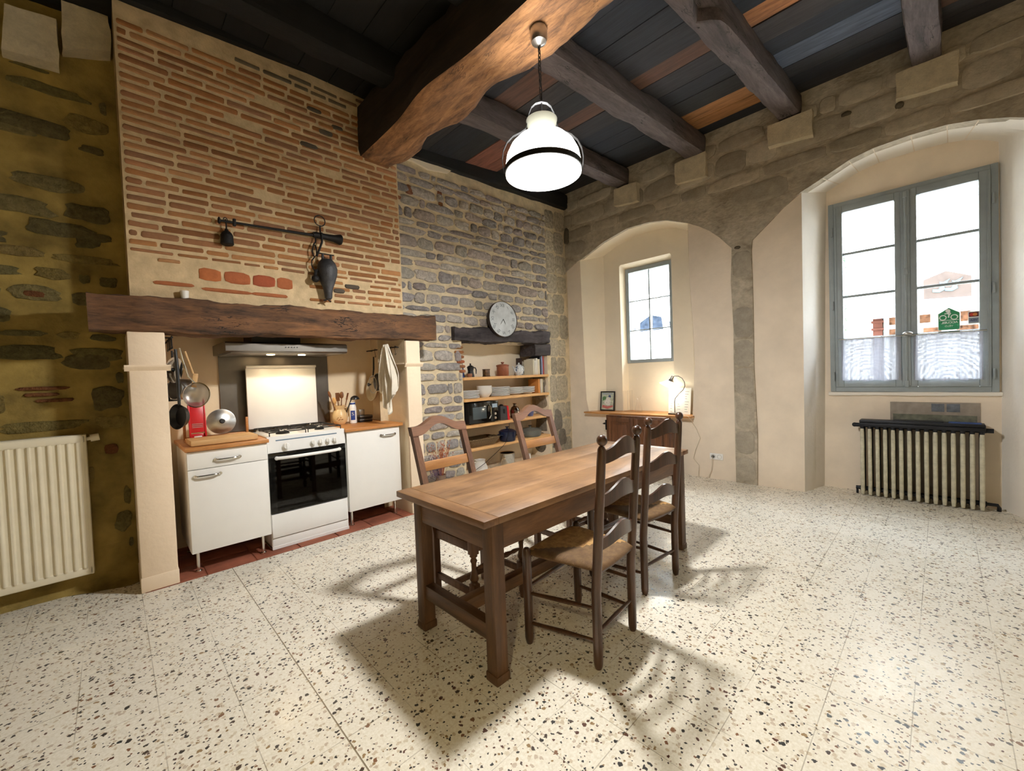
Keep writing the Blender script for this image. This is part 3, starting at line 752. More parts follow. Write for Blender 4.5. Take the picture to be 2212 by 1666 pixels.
# ------------------------------------------------------------------ small window
XW1 = 5.575
w1 = MB(); y0, y1, z0, z1 = 2.54, 3.257, 1.45, 2.836
def frame_ring(m, x0, x1, y0, y1, z0, z1, w, wt=None, wb=None, bev=.004):
    wt = wt or w; wb = wb or w
    m.bx(x0, x1, y0, y0 + w, z0, z1, bev); m.bx(x0, x1, y1 - w, y1, z0, z1, bev)
    m.bx(x0, x1, y0 + w, y1 - w, z1 - wt, z1, bev); m.bx(x0, x1, y0 + w, y1 - w, z0, z0 + wb, bev)
win1 = thing('window_1', 'small six pane grey window in the left arch', 'window', (0, 0, 0), 0, None, 'structure')
frame_ring(w1, XW1 - .02, XW1 + .035, y0, y1, z0, z1, .05, .06, .05); w1.build('frame', M['window_paint'], win1)
m_ = MB(); m_.bx(XW1, XW1 + .02, 2.889, 2.907, z0 + .05, z1 - .06, .003); m_.build('muntin', M['window_paint'], win1)
for z in (1.925, 2.355):
    m_ = MB(); m_.bx(XW1, XW1 + .02, y0 + .05, y1 - .05, z - .008, z + .008, .003); m_.build('muntin', M['window_paint'], win1)
m_ = MB(); m_.bx(XW1 + .012, XW1 + .015, y0 + .05, y1 - .05, z0 + .05, z1 - .06); m_.build('pane', M['pane'], win1)

# ------------------------------------------------------------------ tall casement window
win2 = thing('window_2', 'tall grey double casement window in the right arch', 'window', (0, 0, 0), 0, None, 'structure')
X2 = 5.575
m_ = MB(); frame_ring(m_, X2 - .012, X2 + .05, wy0, wy1, wz0, wz1, .045, .045, .05); m_.build('frame', M['window_paint'], win2)
for (a, b) in ((.245, .785), (-.303, .229)):
    s_ = MB(); frame_ring(s_, X2 - .028, X2 + .03, a, b, wz0 + .05, wz1 - .045, .07, .07, .075, .006)
    s_.bx(X2 - .034, X2 - .02, a + .014, a + .022, wz0 + .06, wz1 - .06, .002); s_.bx(X2 - .034, X2 - .02, b - .022, b - .014, wz0 + .06, wz1 - .06, .002)
    sash = s_.build('sash', M['window_paint'], win2)
    for z in (1.59, 2.03, 2.474):
        s_ = MB(); s_.bx(X2 - .015, X2 + .012, a + .06, b - .06, z - .013, z + .013, .005); s_.build('muntin', M['window_paint'], sash)
    s_ = MB(); s_.bx(X2, X2 + .003, a + .06, b - .06, wz0 + .12, wz1 - .11); s_.build('pane', M['pane'], sash)
m_ = MB(); m_.tube([(X2 - .045, .237, wz0 + .07), (X2 - .045, .237, wz1 - .06)], .009, 10); m_.bx(X2 - .04, X2 - .026, .205, .27, wz0 + .06, wz1 - .05, .008)
for z in (1.12, 1.60, 2.2, 2.93): m_.bx(X2 - .058, X2 - .03, .22, .254, z - .03, z + .03, .008)
esp = m_.build('espagnolette_rod', M['window_paint'], win2)
m_ = MB(); m_.tube([(X2 - .055, .237, 1.60), (X2 - .09, .237, 1.60)], .008, 8); m_.ball((X2 - .1, .225, 1.60), .022, 14, (.8, 1.7, .8)); m_.build('handle', M['steel'], esp)
for yy in (.80, -.318):
    for z in (1.2, 1.95, 2.72):
        m_ = MB(); m_.cyl((X2 - .032, yy, z - .045), (X2 - .032, yy, z + .045), .008, 8); m_.build('hinge', M['window_paint'], win2)

# half curtains on rods
def make_lace():
    m, N = new_mat('white_lace', (246, 248, 252), .9)
    v = N.mapping((1, 1, 1)); wv = N.add('TexWave', wave_type='RINGS'); wv.inputs['Scale'].default_value = 9; wv.inputs['Distortion'].default_value = 9; wv.inputs['Detail'].default_value = 3
    N.link(v, wv.inputs['Vector'])
    t = N.add('BsdfTransparent'); d = N.add('BsdfTranslucent'); d.inputs[0].default_value = (.10, .105, .125, 1); df = N.add('BsdfDiffuse'); df.inputs[0].default_value = (.8, .83, .9, 1)
    a = N.add('MixShader'); a.inputs[0].default_value = .35; N.link(d.outputs[0], a.inputs[1]); N.link(df.outputs[0], a.inputs[2])
    mx = N.add('MixShader'); N.link(N.ramp(wv.outputs['Fac'], [(.35, (.945,) * 3), (.6, (.985,) * 3)]), mx.inputs[0]); N.link(t.outputs[0], mx.inputs[1]); N.link(a.outputs[0], mx.inputs[2])
    N.link(mx.outputs[0], N.out.inputs['Surface']); return m
M['lace'] = make_lace()
for (a, b, lab) in ((.262, .745, 'left'), (-.265, .20, 'right')):
    t = thing('cafe_curtain', 'white lace half curtain on a thin rod across the %s casement' % lab, 'curtain', (X2 - .05, (a + b) / 2, 1.15), 0, 'lace half curtains on the tall window')
    m_ = MB(); hw = (b - a) / 2 - .012
    def cf(i, j): return (.006 * math.sin(i * 34) + .004 * math.sin(i * 71 + j * 3), -hw + 2 * hw * i, .002 + .44 * j + .006 * math.sin(i * 20) * (1 - j))
    m_.grid(60, 14, cf); m_.build('lace_panel', M['lace'], t)
    m_ = MB(); m_.tube([(0, -(b - a) / 2 - .01, .437), (0, (b - a) / 2 + .01, .437)], .006, 8); m_.build('rod', M['chrome'], t)

# stickers on the tall window
green = plain('sticker_green', (40, 140, 92), .5, var=.0); swhite = plain('sticker_white', (240, 244, 240), .5, var=0)
st = thing('window_sticker', 'green house shaped cyclist sticker on the right casement glass', 'sticker', (X2 - .006, -.047, 1.712))
fx = lambda d0: (lambda u, v, d: (d0 - d, u, v))
house = [(-.062, -.098), (.062, -.098), (.066, -.09), (.066, .05), (0, .1), (-.066, .05), (-.066, -.09)]
m_ = MB(); m_.prism([(u * 1.06, v * 1.04) for u, v in house], fx(.0), 0, .0006); m_.build('white_border', swhite, st)
m_ = MB(); m_.prism(house, fx(-.0006), 0, .0006); m_.build('green_panel', green, st)
m_ = MB(); xs = -.0016
def disc(m, cy, cz, r, x): m.lathe([(0, .0), (r, 0)], (x, cy, cz), 20, Matrix.Rotation(-PI / 2, 3, 'Y'))
disc(m_, .006, .074, .016, xs)
for cy in (.038, -.034):
    m_.tube([(xs, cy + .021 * math.cos(t * PI / 12), .014 + .021 * math.sin(t * PI / 12)) for t in range(24)], .0042, 6, True)
m_.tube([(xs, .028, .048), (xs, .008, .05), (xs, -.008, .036)], .005, 6); m_.tube([(xs, -.008, .064), (xs, .008, .05)], .006, 6)
m_.tube([(xs, -.012, .052), (xs, .0, .035), (xs, .002, .012)], .005, 6); m_.tube([(xs, .062, -.012), (xs, -.062, -.012)], .002, 6)
m_.build('cyclist_emblem', swhite, st)
m_ = MB()
# seen from the room the lettering reads backwards
Mt = lambda cy, cz: Matrix(((0, 0, -1, xs), (1, 0, 0, cy), (0, 1, 0, cz), (0, 0, 0, 1)))
add_text(m_, 'ACCUEIL', .026, Mt(-.004, -.034), .0006); add_text(m_, 'V\u00c9LO', .022, Mt(.0, -.066)); m_.build('lettering', swhite, st)
st = thing('window_sticker', 'small payment card sticker at the right edge of the casement glass', 'sticker', (X2 - .006, -.2, 1.705))
m_ = MB(); m_.prism([(-.034, -.055), (.034, -.055), (.034, .058), (-.034, .058)], fx(0), 0, .0006); m_.build('white_card', swhite, st)
m_ = MB(); m_.prism([(-.03, .008), (.03, .008), (.03, .05), (-.03, .05)], fx(-.0007), 0, .0006); m_.build('upper_field', plain('sticker_maroon', (96, 40, 50), .5, var=0), st)
m_ = MB(); disc(m_, .011, .029, .014, -.0016); m_.build('disc', plain('sticker_red', (190, 50, 40), .5, var=0), st)
m_ = MB(); disc(m_, -.008, .029, .014, -.0018); m_.build('disc', plain('sticker_amber', (206, 130, 60), .5, var=0), st)
m_ = MB(); m_.prism([(-.03, -.045), (.03, -.045), (.03, 0), (-.03, 0)], fx(-.0007), 0, .0006); m_.build('lower_field', plain('sticker_grey', (126, 136, 150), .5, var=0), st)
m_ = MB(); add_text(m_, 'VISA', .022, Mt(0, -.022), .0006); m_.build('lettering', plain('sticker_navy', (40, 48, 90), .5, var=0), st)

# ------------------------------------------------------------------ the street outside
M['facade'] = plain('pale_facade_stone', (236, 234, 228), .9, var=.05, vscale=2, spec=.03)
M['street_white'] = plain('white_painted_shopfront', (240, 243, 246), .7, var=.03, spec=.03)
M['sign_brown'] = plain('brown_sign_board', (62, 54, 49), .8, var=.1, spec=.03)
M['sky_blue'] = plain('pale_blue_paint', (64, 88, 100), .7, var=.03, spec=.03)
M['menu'] = plain('menu_photo_print', (70, 48, 34), .7, var=.7, vscale=16, spec=.03)
M['shutter'] = plain('red_brown_shutter', (60, 36, 29), .8, var=.1, spec=.03)
mb = MB(); mb.bx(5.95, 14, -14, 14, -.5, -.3); struct('street_pavement', mb, plain('pale_paving', (200, 196, 188), .9, var=.1, spec=.03), 'pale street paving outside the windows', 'street')
mb = MB(); mb.bx(9.3, 9.6, -9, 12, -.4, 6.5)
for k in range(7): mb.bx(9.285, 9.31, 3.6, 6.6, 2.9 + k * .3, 2.91 + k * .3)
struct('facade_outside', mb, M['facade'], 'pale stone house front across the street', 'facade')
fs = lambda u, v, d: (9.3 - d, u, v)
sh = thing('shopfront', 'white gabled shopfront with a brown sign across the street', 'shopfront', (0, 0, 0))
m_ = MB(); m_.prism([(-1.2, 2.3), (-.95, 2.3), (-.06, 2.80), (.85, 2.3), (1.0, 2.25), (1.0, 2.05), (-1.2, 2.05)], fs, 0, .25); m_.bx(8.95, 9.3, -1.3, 1.05, 2.13, 2.2); m_.build('gable', M['street_white'], sh)
m_ = MB(); m_.prism([(-.305, 2.24), (.19, 2.27), (.19, 2.56), (-.05, 2.655), (-.305, 2.54)], fs, .25, .28); sg = m_.build('sign_board', M['sign_brown'], sh)
m_ = MB()
for dy in (0, -.13): m_.prism([(.09 + dy, 2.36), (.02 + dy, 2.345), (-.04 + dy, 2.38), (-.03 + dy, 2.43), (-.09 + dy, 2.53), (-.02 + dy, 2.49), (.02 + dy, 2.5), (.0 + dy, 2.44), (.03 + dy, 2.39), (.09 + dy, 2.40)], fs, .28, .29)
m_.build('blue_bird_motif', M['sky_blue'], sg)
for i, (ya, yb, za, zb) in enumerate(((.60, .30, 1.93, 2.1), (.24, .12, 1.92, 2.09), (.02, -.1, 1.92, 2.08), (-.2, -.3, 1.90, 2.08), (.60, .30, 1.72, 1.86), (.20, .0, 1.72, 1.84), (-.16, -.38, 1.72, 1.84))):
    m_ = MB(); m_.prism([(yb, za), (ya, za), (ya, zb), (yb, zb)], fs, .05, .07); m_.build('menu_photo', M['menu'], sh)
m_ = MB(); m_.bx(9.2, 9.3, -.16, -.02, -.3, 1.68); m_.bx(9.2, 9.3, .60, .66, -.3, 2.05); m_.build('white_post', M['street_white'], sh)
m_ = MB(); m_.bx(9.22, 9.3, .68, .80, .2, 1.86); m_.bx(9.22, 9.3, .68, .80, 1.9, 2.12)
for z in (1.72, 1.86, 1.98): m_.bx(9.2, 9.3, .66, .82, z, z + .035)
m_.build('shutter', M['shutter'], sh)
ar = thing('dormer', 'white arched dormer with dark panes across the street', 'dormer', (0, 0, 0))
m_ = MB(); m_.prism([(5.4, 2.10), (5.4, 2.30), (5.0, 2.56), (4.68, 2.72), (4.4, 2.66), (4.1, 2.48), (3.9, 2.30), (3.9, 2.10)], fs, 0, .2); m_.bx(9.0, 9.3, 3.9, 5.4, 2.08, 2.16); m_.build('arched_frame', M['street_white'], ar)
for P in ([(4.98, 2.25), (4.98, 2.46), (4.72, 2.60), (4.72, 2.25)], [(4.66, 2.25), (4.66, 2.60), (4.44, 2.54), (4.40, 2.25)], [(4.24, 2.24), (4.26, 2.42), (4.06, 2.26)], [(5.2, 2.22), (5.2, 2.3), (5.1, 2.36), (5.1, 2.22)]):
    m_ = MB(); m_.prism(P, fs, .2, .21); m_.build('dark_pane', plain('dark_street_pane', (28, 33, 40), .9, var=.3, vscale=14, spec=.03), ar)
mb = MB(); lr = random.Random(3)
for k in range(420):
    u = 1.24 + abs(lr.gauss(0, .12)) - .1; v = lr.uniform(1.6, 3.3); s = lr.uniform(.012, .03); a = lr.uniform(0, PI)
    if lr.random() < .6 * abs(math.sin(v * 5)): continue
    c, sn = math.cos(a) * s, math.sin(a) * s; d = lr.uniform(.02, .1)
    q = [mb.v((9.3 - d, u + c, v + sn)), mb.v((9.29 - d, u - sn * .5, v + c * .5)), mb.v((9.3 - d, u - c, v - sn)), mb.v((9.31 - d, u + sn * .5, v - c * .5))]; mb.face(q)
mb.tube([(9.28, 1.24, -.3), (9.27, 1.2, 1.5), (9.27, 1.24, 2.4), (9.27, 1.18, 3.2)], .006, 6)
single('climbing_plant', mb, plain('pale_green_leaves', (62, 84, 60), .7, var=.2, spec=.03), 'sparse green climbing plant on the house front across the street', 'plant')

# ------------------------------------------------------------------ pendant lamp
LX, LY = 1.923, 1.655
pl = thing('pendant_lamp', 'glowing white glass pendant lamp with a dark band on a chain', 'pendant lamp', (LX, LY, 2.54))
m_ = MB(); m_.lathe([(.0, .87), (.045, .868), (.051, .85), (.051, .80), (.044, .78), (.02, .765), (.006, .76), (0, .76)], seg=24); m_.build('ceiling_rose', M['steel'], pl)
m_ = MB(); z = .765; k = 0
while z > .46:
    P = [(.008 * math.cos(t * PI / 8) if k % 2 else 0, 0 if k % 2 else .008 * math.cos(t * PI / 8), z - .013 + .016 * math.sin(t * PI / 8)) for t in range(16)]
    m_.tube(P, .0024, 6, True); z -= .024; k += 1
m_.tube([(0.004, .004, .77), (-.006, .006, .62), (.006, -.004, .5), (0, 0, .32)], .003, 6)
m_.ball((0, 0, .455), .011, 10, (1.4, .5, 1.4))
m_.build('chain', M['black_iron'], pl)
# strap: loop over the cup and two arms down to the band.  camera sees the left arm
ca, sa = math.cos(math.radians(136)), math.sin(math.radians(136))
def strap(pts, w, th):
    m = MB(); A = []
    for i, (rr_, zz) in enumerate(pts):
        p = Vector((rr_ * ca, rr_ * sa, zz)); t = Vector((-sa, ca, 0)); a0 = pts[max(i - 1, 0)]; a1 = pts[min(i + 1, len(pts) - 1)]
        d = Vector(((a1[0] - a0[0]) * ca, (a1[0] - a0[0]) * sa, a1[1] - a0[1])).normalized(); nrm = d.cross(t)
        A.append([m.v(p + t * sx * w / 2 + nrm * sn * th / 2) for sx, sn in ((-1, -1), (1, -1), (1, 1), (-1, 1))])
    for a, b in zip(A, A[1:]):
        for k in range(4): m.face([a[k], a[(k + 1) % 4], b[(k + 1) % 4], b[k]])
    m.face(A[0]); m.face(A[-1]); return m
half = [(.0, .43), (.035, .422), (.06, .40), (.078, .36), (.086, .31), (.098, .275), (.13, .255), (.175, .235), (.212, .20), (.236, .15), (.244, .10), (.240, .05), (.234, .02)]
strap(half[::-1] + [(-a, b) for a, b in half[1:]], .022, .004).build('bracket', M['grey_iron'], pl)
m_ = MB(); m_.lathe([(.0905, .325), (.0935, .322), (.088, .295), (.068, .262), (.058, .242), (.052, .242), (.062, .262), (.082, .295), (.0905, .325)], seg=32); m_.build('glass_cup', M['lamp_neck'], pl)
m_ = MB(); prof = [(.055, .243), (.10, .232), (.15, .205), (.19, .165), (.215, .115), (.225, .06), (.225, .0)]
m_.lathe(prof + [(.220, .0), (.219, .06), (.209, .112), (.185, .16), (.147, .198), (.10, .225), (.055, .236)], seg=48); m_.build('glass_shade', M['lamp_white'], pl)
m_ = MB(); m_.lathe([(.2255, .012), (.232, .012), (.232, .042), (.2255, .042)], seg=48); m_.build('iron_band', M['black_iron'], pl)
m_ = MB(); m_.ball((0, 0, .09), .035, 16, (1, 1, 1.25)); m_.build('bulb', M['bulb'], pl)

# ------------------------------------------------------------------ lights
def light(name, typ, loc, power, col, size=.1, rot=None, **kw):
    L = bpy.data.lights.new(name, typ); L.energy = power; L.color = tuple(x for x in col)
    if typ == 'AREA': L.size = size
    elif typ in ('POINT', 'SPOT'): L.shadow_soft_size = size
    for k, v in kw.items(): setattr(L, k, v)
    o = bpy.data.objects.new(name, L); COL.objects.link(o); o.location = loc
    if rot: o.rotation_euler = rot
    return o
light('pendant_light', 'POINT', (LX, LY, 2.575), 205, (1, .985, .955), .095)
# assumed warm fill light behind the viewer, unseen and without a fixture
light('assumed_rear_fill_light', 'SPOT', (-1.5, -.9, 2.75), 210, (1, .84, .48), .12, (math.radians(-16), math.radians(-10), 0), spot_size=math.radians(142), spot_blend=.5)
for (x, y) in ((1.0, 4.00), (1.25, 4.00)):
    light('hood_light', 'SPOT', (x, y, 1.59), 6.5, (1, .76, .46), .025, (0, 0, 0), spot_size=math.radians(150), spot_blend=.6)
light('sill_lamp_light', 'POINT', (5.30, 2.53, 1.075), 5, (1, .9, .7), .035)
for nm, loc, sx, sy in (('window_1', (5.72, 2.9, 2.14), .8, 1.5), ('window_2', (5.74, .24, 2.03), 1.25, 2.0)):
    L = bpy.data.lights.new(nm + '_daylight_portal', 'AREA'); L.shape = 'RECTANGLE'; L.size = sy; L.size_y = sx; L.cycles.is_portal = True
    o = bpy.data.objects.new(nm + '_daylight_portal', L); COL.objects.link(o); o.location = loc; o.rotation_euler = (0, PI / 2, 0)
W = bpy.data.worlds.new('overcast_sky'); SC.world = W; W.use_nodes = True
W.node_tree.nodes['Background'].inputs[0].default_value = (.76, .87, 1., 1); W.node_tree.nodes['Background'].inputs[1].default_value = 46.
SC.view_settings.view_transform = 'Standard'; SC.view_settings.look = 'None'; SC.view_settings.exposure = .25; SC.view_settings.gamma = 1
SC.cycles.max_bounces = 10; SC.cycles.diffuse_bounces = 5; SC.cycles.transparent_max_bounces = 16; SC.cycles.sample_clamp_indirect = 6; SC.cycles.caustics_reflective = False; SC.cycles.caustics_refractive = False
SC.cycles.use_denoising = True
# ================================================================== KITCHEN
def bow_handle(parent, x0, x1, y, z, mat, off=.028):
    """metal bow handle on a front that faces -y (local coordinates)"""
    m = MB(); L = x1 - x0
    m.tube([(x0 + L * t, y - off * (1 - (2 * t - 1) ** 6), z) for t in [i / 20 for i in range(21)]], .007, 8)
    for xx in (x0, x1): m.cyl((xx, y, z), (xx, y - .012, z), .011, 12)
    return m.build('handle', mat, parent)
def base_unit(name, label, x0, x1, yf, yb, zb, zt, drawer):
    t = thing(name, label, 'kitchen cabinet', (x0, yf, 0), 0, 'white kitchen base units on steel legs')
    w, d = x1 - x0, yb - yf
    m = MB(); m.bx(0, .016, .02, d, zb, zt, .001); m.bx(w - .016, w, .02, d, zb, zt, .001); m.bx(.016, w - .016, .02, d, zb, zb + .016); m.bx(.016, w - .016, d - .01, d, zb, zt); m.bx(.016, w - .016, .02, d, zt - .016, zt)
    m.build('body', M['white_lacquer'], t)
    if drawer:
        m = MB(); m.bx(.001, w - .001, 0, .019, drawer + .002, zt - .004, .003); dr = m.build('drawer', M['white_lacquer'], t)
        bow_handle(dr, .165, .315, 0, .808, M['chrome'])
        m = MB(); m.bx(.001, w - .001, 0, .019, zb, drawer - .002, .003); do = m.build('door', M['white_lacquer'], t)
        bow_handle(do, .04, .19, 0, .705, M['chrome'])
    else:
        m = MB(); m.bx(.001, w - .001, 0, .019, zb, zt - .004, .003); do = m.build('door', M['white_lacquer'], t)
        bow_handle(do, w - .2, w - .055, 0, .812, M['chrome'])
    for xx in (.04, w - .05):
        for yy in (.06, d - .06):
            m = MB(); m.cyl((xx, yy, .012), (xx, yy, zb), .012, 14); m.cyl((xx, yy, .006), (xx, yy, .014), .02, 14); m.build('leg', M['chrome'], t)
    return t
base_unit('kitchen_cabinet', 'white kitchen cabinet with a drawer over a door, left of the cooker', .357, .860, 3.69, 4.30, .156, .884, .752)
base_unit('kitchen_cabinet', 'white kitchen cabinet with one door, right of the cooker', 1.508, 2.035, 3.745, 4.33, .15, .882, None)
mb = MB(); mb.bx(.347, .870, 3.668, 4.385, .885, .912, .004); single('worktop', mb, M['butcher'], 'butcher block worktop on the left cabinet, under the chopping board', 'worktop')
mb = MB(); mb.bx(1.492, 2.066, 3.722, 4.385, .8825, .912, .004); single('worktop', mb, M['butcher'], 'butcher block worktop on the right cabinet, under the utensil jug', 'worktop')

# ---- gas cooker
ck = thing('gas_cooker', 'white gas cooker with black oven door and raised lid', 'cooker', (.873, 3.74, 0))
W_, D_ = .62, .585
m = MB(); m.bx(0, .012, .012, D_, .012, .905, .002); m.bx(W_ - .012, W_, .012, D_, .012, .905, .002); m.bx(.012, W_ - .012, D_ - .012, D_, .012, .9)
m.bx(.012, W_ - .012, .03, D_ - .012, .27, .29); m.bx(.012, W_ - .012, .03, D_ - .012, .76, .79); m.bx(0, W_, .0, D_, .0065, .03); m.build('body', M['white_metal'], ck)
m = MB(); m.bx(.0125, .06, .035, D_ - .05, .291, .759); m.bx(W_ - .06, W_ - .0125, .035, D_ - .05, .291, .759); m.bx(.06, W_ - .06, D_ - .06, D_ - .05, .291, .759); m.build('oven_cavity', M['black'], ck)
m = MB()
for k in range(15): m.tube([(.07 + k * .034, .06, .505), (.07 + k * .034, D_ - .08, .505)], .0022, 6)
for yy in (.06, .3, D_ - .08): m.tube([(.062, yy, .505), (W_ - .062, yy, .505)], .004, 6)
m.build('oven_rack', plain('brass_oven_rack', (196, 168, 100), .3, .8, var=.03), ck)
m = MB(); m.bx(.002, W_ - .002, .0, .03, .295, .31, .002); m.bx(.002, W_ - .002, .0, .03, .745, .784, .003); m.bx(.002, .05, .0, .03, .31, .745); m.bx(W_ - .05, W_ - .002, .0, .03, .31, .745)
dr = m.build('oven_door', M['black_gloss'], ck)
m = MB(); m.bx(.05, W_ - .05, .001, .008, .31, .745); mg = glass('smoked_oven_glass', (52, 52, 50)); m.build('glass', mg, dr)
m = MB(); L = .50
m.tube([(.06 + L * i / 24, -.012 - .03 * (1 - (2 * i / 24 - 1) ** 4), .742 - .0 * i) for i in range(25)], .0135, 12); m.ball((.06, -.01, .742), .016); m.ball((.56, -.01, .742), .016); m.build('handle', M['white_metal'], dr)
m = MB(); m.prism([(.0, .787), (-.002, .80), (.012, .915), (.05, .915), (.05, .787)], lambda u, v, d: (d, u, v), 0, W_); m.build('control_panel', M['white_metal'], ck)
m = MB(); m.prism([(.062, .879), (.55, .879), (.55, .888), (.062, .888)], lambda u, v, d: (u, .0085 - d, v), 0, .0015)
m.build('blue_grey_stripe', plain('blue_grey_stripe', (96, 120, 140), .4, var=.05), ck)
def knob(x, r):
    m = MB(); Mr = Matrix.Rotation(PI / 2, 3, 'X')
    m.lathe([(0, .03), (r * .8, .03), (r * .92, .026), (r, .004), (r, 0)], (x, .001, .832), 24, Mr); m.bx(x - .0045, x + .0045, -.036, -.002, .832 - r * .95, .832 + r * .95, .003)
    m.build('knob', M['white_metal'], ck)
knob(.135, .026)
for x in (.346, .408, .468, .528): knob(x, .021)
m = MB(); m.bx(0, W_, .012, .535, .9052, .918, .005); m.build('hob', M['white_metal'], ck)
for (x, y, r) in ((.16, .17, .045), (.46, .17, .034), (.16, .41, .034), (.46, .41, .05)):
    m = MB(); m.lathe([(0, .937), (r * .8, .937), (r, .932), (r, .928), (r * 1.15, .925), (r * 1.2, .918)], (x, y, 0), 24); m.build('burner', M['black_iron'], ck)
for x0 in (.025, .32):
    m = MB(); x1 = x0 + .275; H = .948
    m.tube([(x0, .03, H), (x1, .03, H), (x1, .52, H), (x0, .52, H)], .0045, 6, True)
    for yy in (.17, .41):
        m.tube([(x0, yy, H), ((x0 + x1) / 2 - .03, yy, H)], .0045, 6); m.tube([((x0 + x1) / 2 + .03, yy, H), (x1, yy, H)], .0045, 6)
    m.tube([(x0, .29, H), (x1, .29, H)], .0045, 6)
    for (a, b) in ((.03, .14), (.2, .38), (.44, .52)): m.tube([((x0 + x1) / 2, a, H), ((x0 + x1) / 2, b, H)], .0045, 6)
    for xx in (x0, x1):
        for yy in (.03, .52): m.cyl((xx, yy, .918), (xx, yy, H), .004, 6)
    m.build('pan_support', M['black_iron'], ck)
m = MB(); m.bx(.004, W_ - .004, -.004, .025, .098, .290, .006); m.build('drawer_front', M['white_metal'], ck)
m = MB(); m.bx(.004, W_ - .004, .006, .03, .0065, .092, .004); m.build('plinth', M['white_metal'], ck)
m = MB(); m.bx(-.018, .572, .52, .545, .945, 1.512, .008); m.bx(-.018, .572, .50, .522, 1.488, 1.512, .006); ld = m.build('lid', M['white_metal'], ck)
for x in (.05, .5):
    m = MB(); m.cyl((x, .53, .915), (x, .53, .95), .012, 10); m.ball((x, .53, .932), .016, 10); m.build('hinge', M['chrome'], ld)

# ---- range hood, splash panel
hd = thing('range_hood', 'grey steel range hood with two lit lamps under the mantel beam', 'range hood', (.66, 3.80, 1.6))
m = MB(); m.prism([(0, .012), (0, .07), (.03, .085), (.55, .085), (.55, .0), (.02, .0)], lambda u, v, d: (d, u, v), -.02, .915); m.build('canopy', M['dark_steel'], hd)
m = MB(); m.bx(.2, .58, .2, .5, .085, .315, .004); m.build('flue', M['black'], hd)
m = MB(); m.bx(.02, .88, .03, .54, -.004, .0); m.build('grease_filter', M['steel'], hd)
for x in (.34, .59):
    m = MB(); m.lathe([(0, -.008), (.028, -.008), (.032, -.004)], (x, .22, 0), 20); m.build('lamp', M['hood_bulb'], hd)
for k in range(5):
    m = MB(); m.cyl((.40 + .022 * k, 0, .045), (.40 + .022 * k, -.006, .045), .005, 10); m.build('button', M['black'], hd)
mb = MB(); mb.bx(.68, 1.605, 4.386, 4.392, .93, 1.66); single('splash_panel', mb, M['dark_steel'], 'dark brushed steel splash panel on the wall behind the cooker', 'splash panel')

# ---- left worktop
mb = MB(); mb.box((.60, 3.86, .935), (.42, .26, .038), .0, .004); single('chopping_board', mb, M['board'], 'thick pale wooden chopping board on the front of the left worktop', 'chopping board')
rk = thing('wooden_rack', 'low wooden draining rack behind the chopping board', 'rack', (.39, 4.06, .913))
m = MB(); m.bx(0, .44, 0, .016, .012, .03, .003); m.bx(0, .44, .10, .116, .012, .03, .003); m.build('rail', M['butcher'], rk)
for x in (.0, .425):
    m = MB(); m.bx(x, x + .018, -.01, .126, 0, .012, .002); m.bx(x, x + .018, .09, .112, .012, .155, .003); m.build('end_post', M['butcher'], rk)
gr = thing('kitchen_slicer', 'red plastic slicer standing upright in the wooden rack', 'slicer', (.478, 4.12, .945))
tilt = Matrix.Rotation(math.radians(-7), 3, 'X')
m = MB(); m.box((0, 0, .155), (.09, .012, .24), tilt, .002); m.box((-.05, .0, .15), (.012, .022, .30), tilt, .003); m.box((.05, 0, .15), (.012, .022, .30), tilt, .003); m.box((0, .0, .01), (.11, .02, .03), tilt, .004); m.build('body', M['red'], gr)
m = MB(); m.box((0, -.012, .09), (.085, .004, .045), tilt, .001)
for k in range(3): m.box((0, -.0155, .077 + k * .013), (.07, .003, .004), tilt)
m.build('blade', M['steel'], gr)
m = MB(); m.box((0, .012, .26), (.075, .006, .03), tilt, .002); m.build('handle_strip', M['ceramic'], gr)
m = MB(); m.box((0, -.012, .0), (.05, .006, .014), tilt, .001); m.build('foot', M['ceramic'], gr)
pl_ = thing('pot_lid', 'round aluminium pot lid with a black knob leaning in the rack', 'pot lid', (.637, 4.115, 1.051))
RL = Matrix.Rotation(math.radians(82), 3, 'X') @ Matrix.Rotation(math.radians(0), 3, 'Y')
m = MB(); m.lathe([(0, .022), (.04, .019), (.075, .010), (.094, 0), (.102, -.002), (.102, -.006), (.094, -.004), (0, .016)], (0, 0, 0), 40, RL); m.build('disc', M['steel'], pl_)
m = MB(); m.lathe([(0, .045), (.014, .045), (.02, .038), (.016, .03), (.008, .022)], (0, 0, 0), 20, RL); m.build('knob', M['black'], pl_)

# ---- left hanging rail
rl = thing('hanging_rail', 'black iron hook rail on the left cheek of the alcove', 'rail', (.285, 3.68, 1.69))
m = MB(); m.tube([(.03, 0, 0), (.03, .66, .0)], .006, 8)
for y in (.04, .62): m.tube([(-.08, y, 0), (.03, y, 0)], .005, 8)
m.build('bar', M['black_iron'], rl)
def s_hook(x, y, z, label, s=1., ax='y'):
    m = MB(); P = []
    for i in range(9): a = PI * i / 8; P.append((0, .012 * math.cos(PI - a) + .012 - .012, .012 * math.sin(a)))
    P = [(0, .012 * math.cos(PI * i / 8 + PI * .1), .012 * math.sin(PI * i / 8 + PI * .1)) for i in range(9)][::-1]
    P += [(0, .008, -.02), (0, -.004, -.06)] + [(0, -.002 + .012 * math.cos(PI + PI * i / 8), -.062 + .014 * math.sin(PI + PI * i / 8)) for i in range(9)]
    m.tube(P, .0025, 6)
    return single('s_hook', m, M['black_iron'], label, 'hook', (x, y, z), 0, 'black s hooks on the hanging rails')
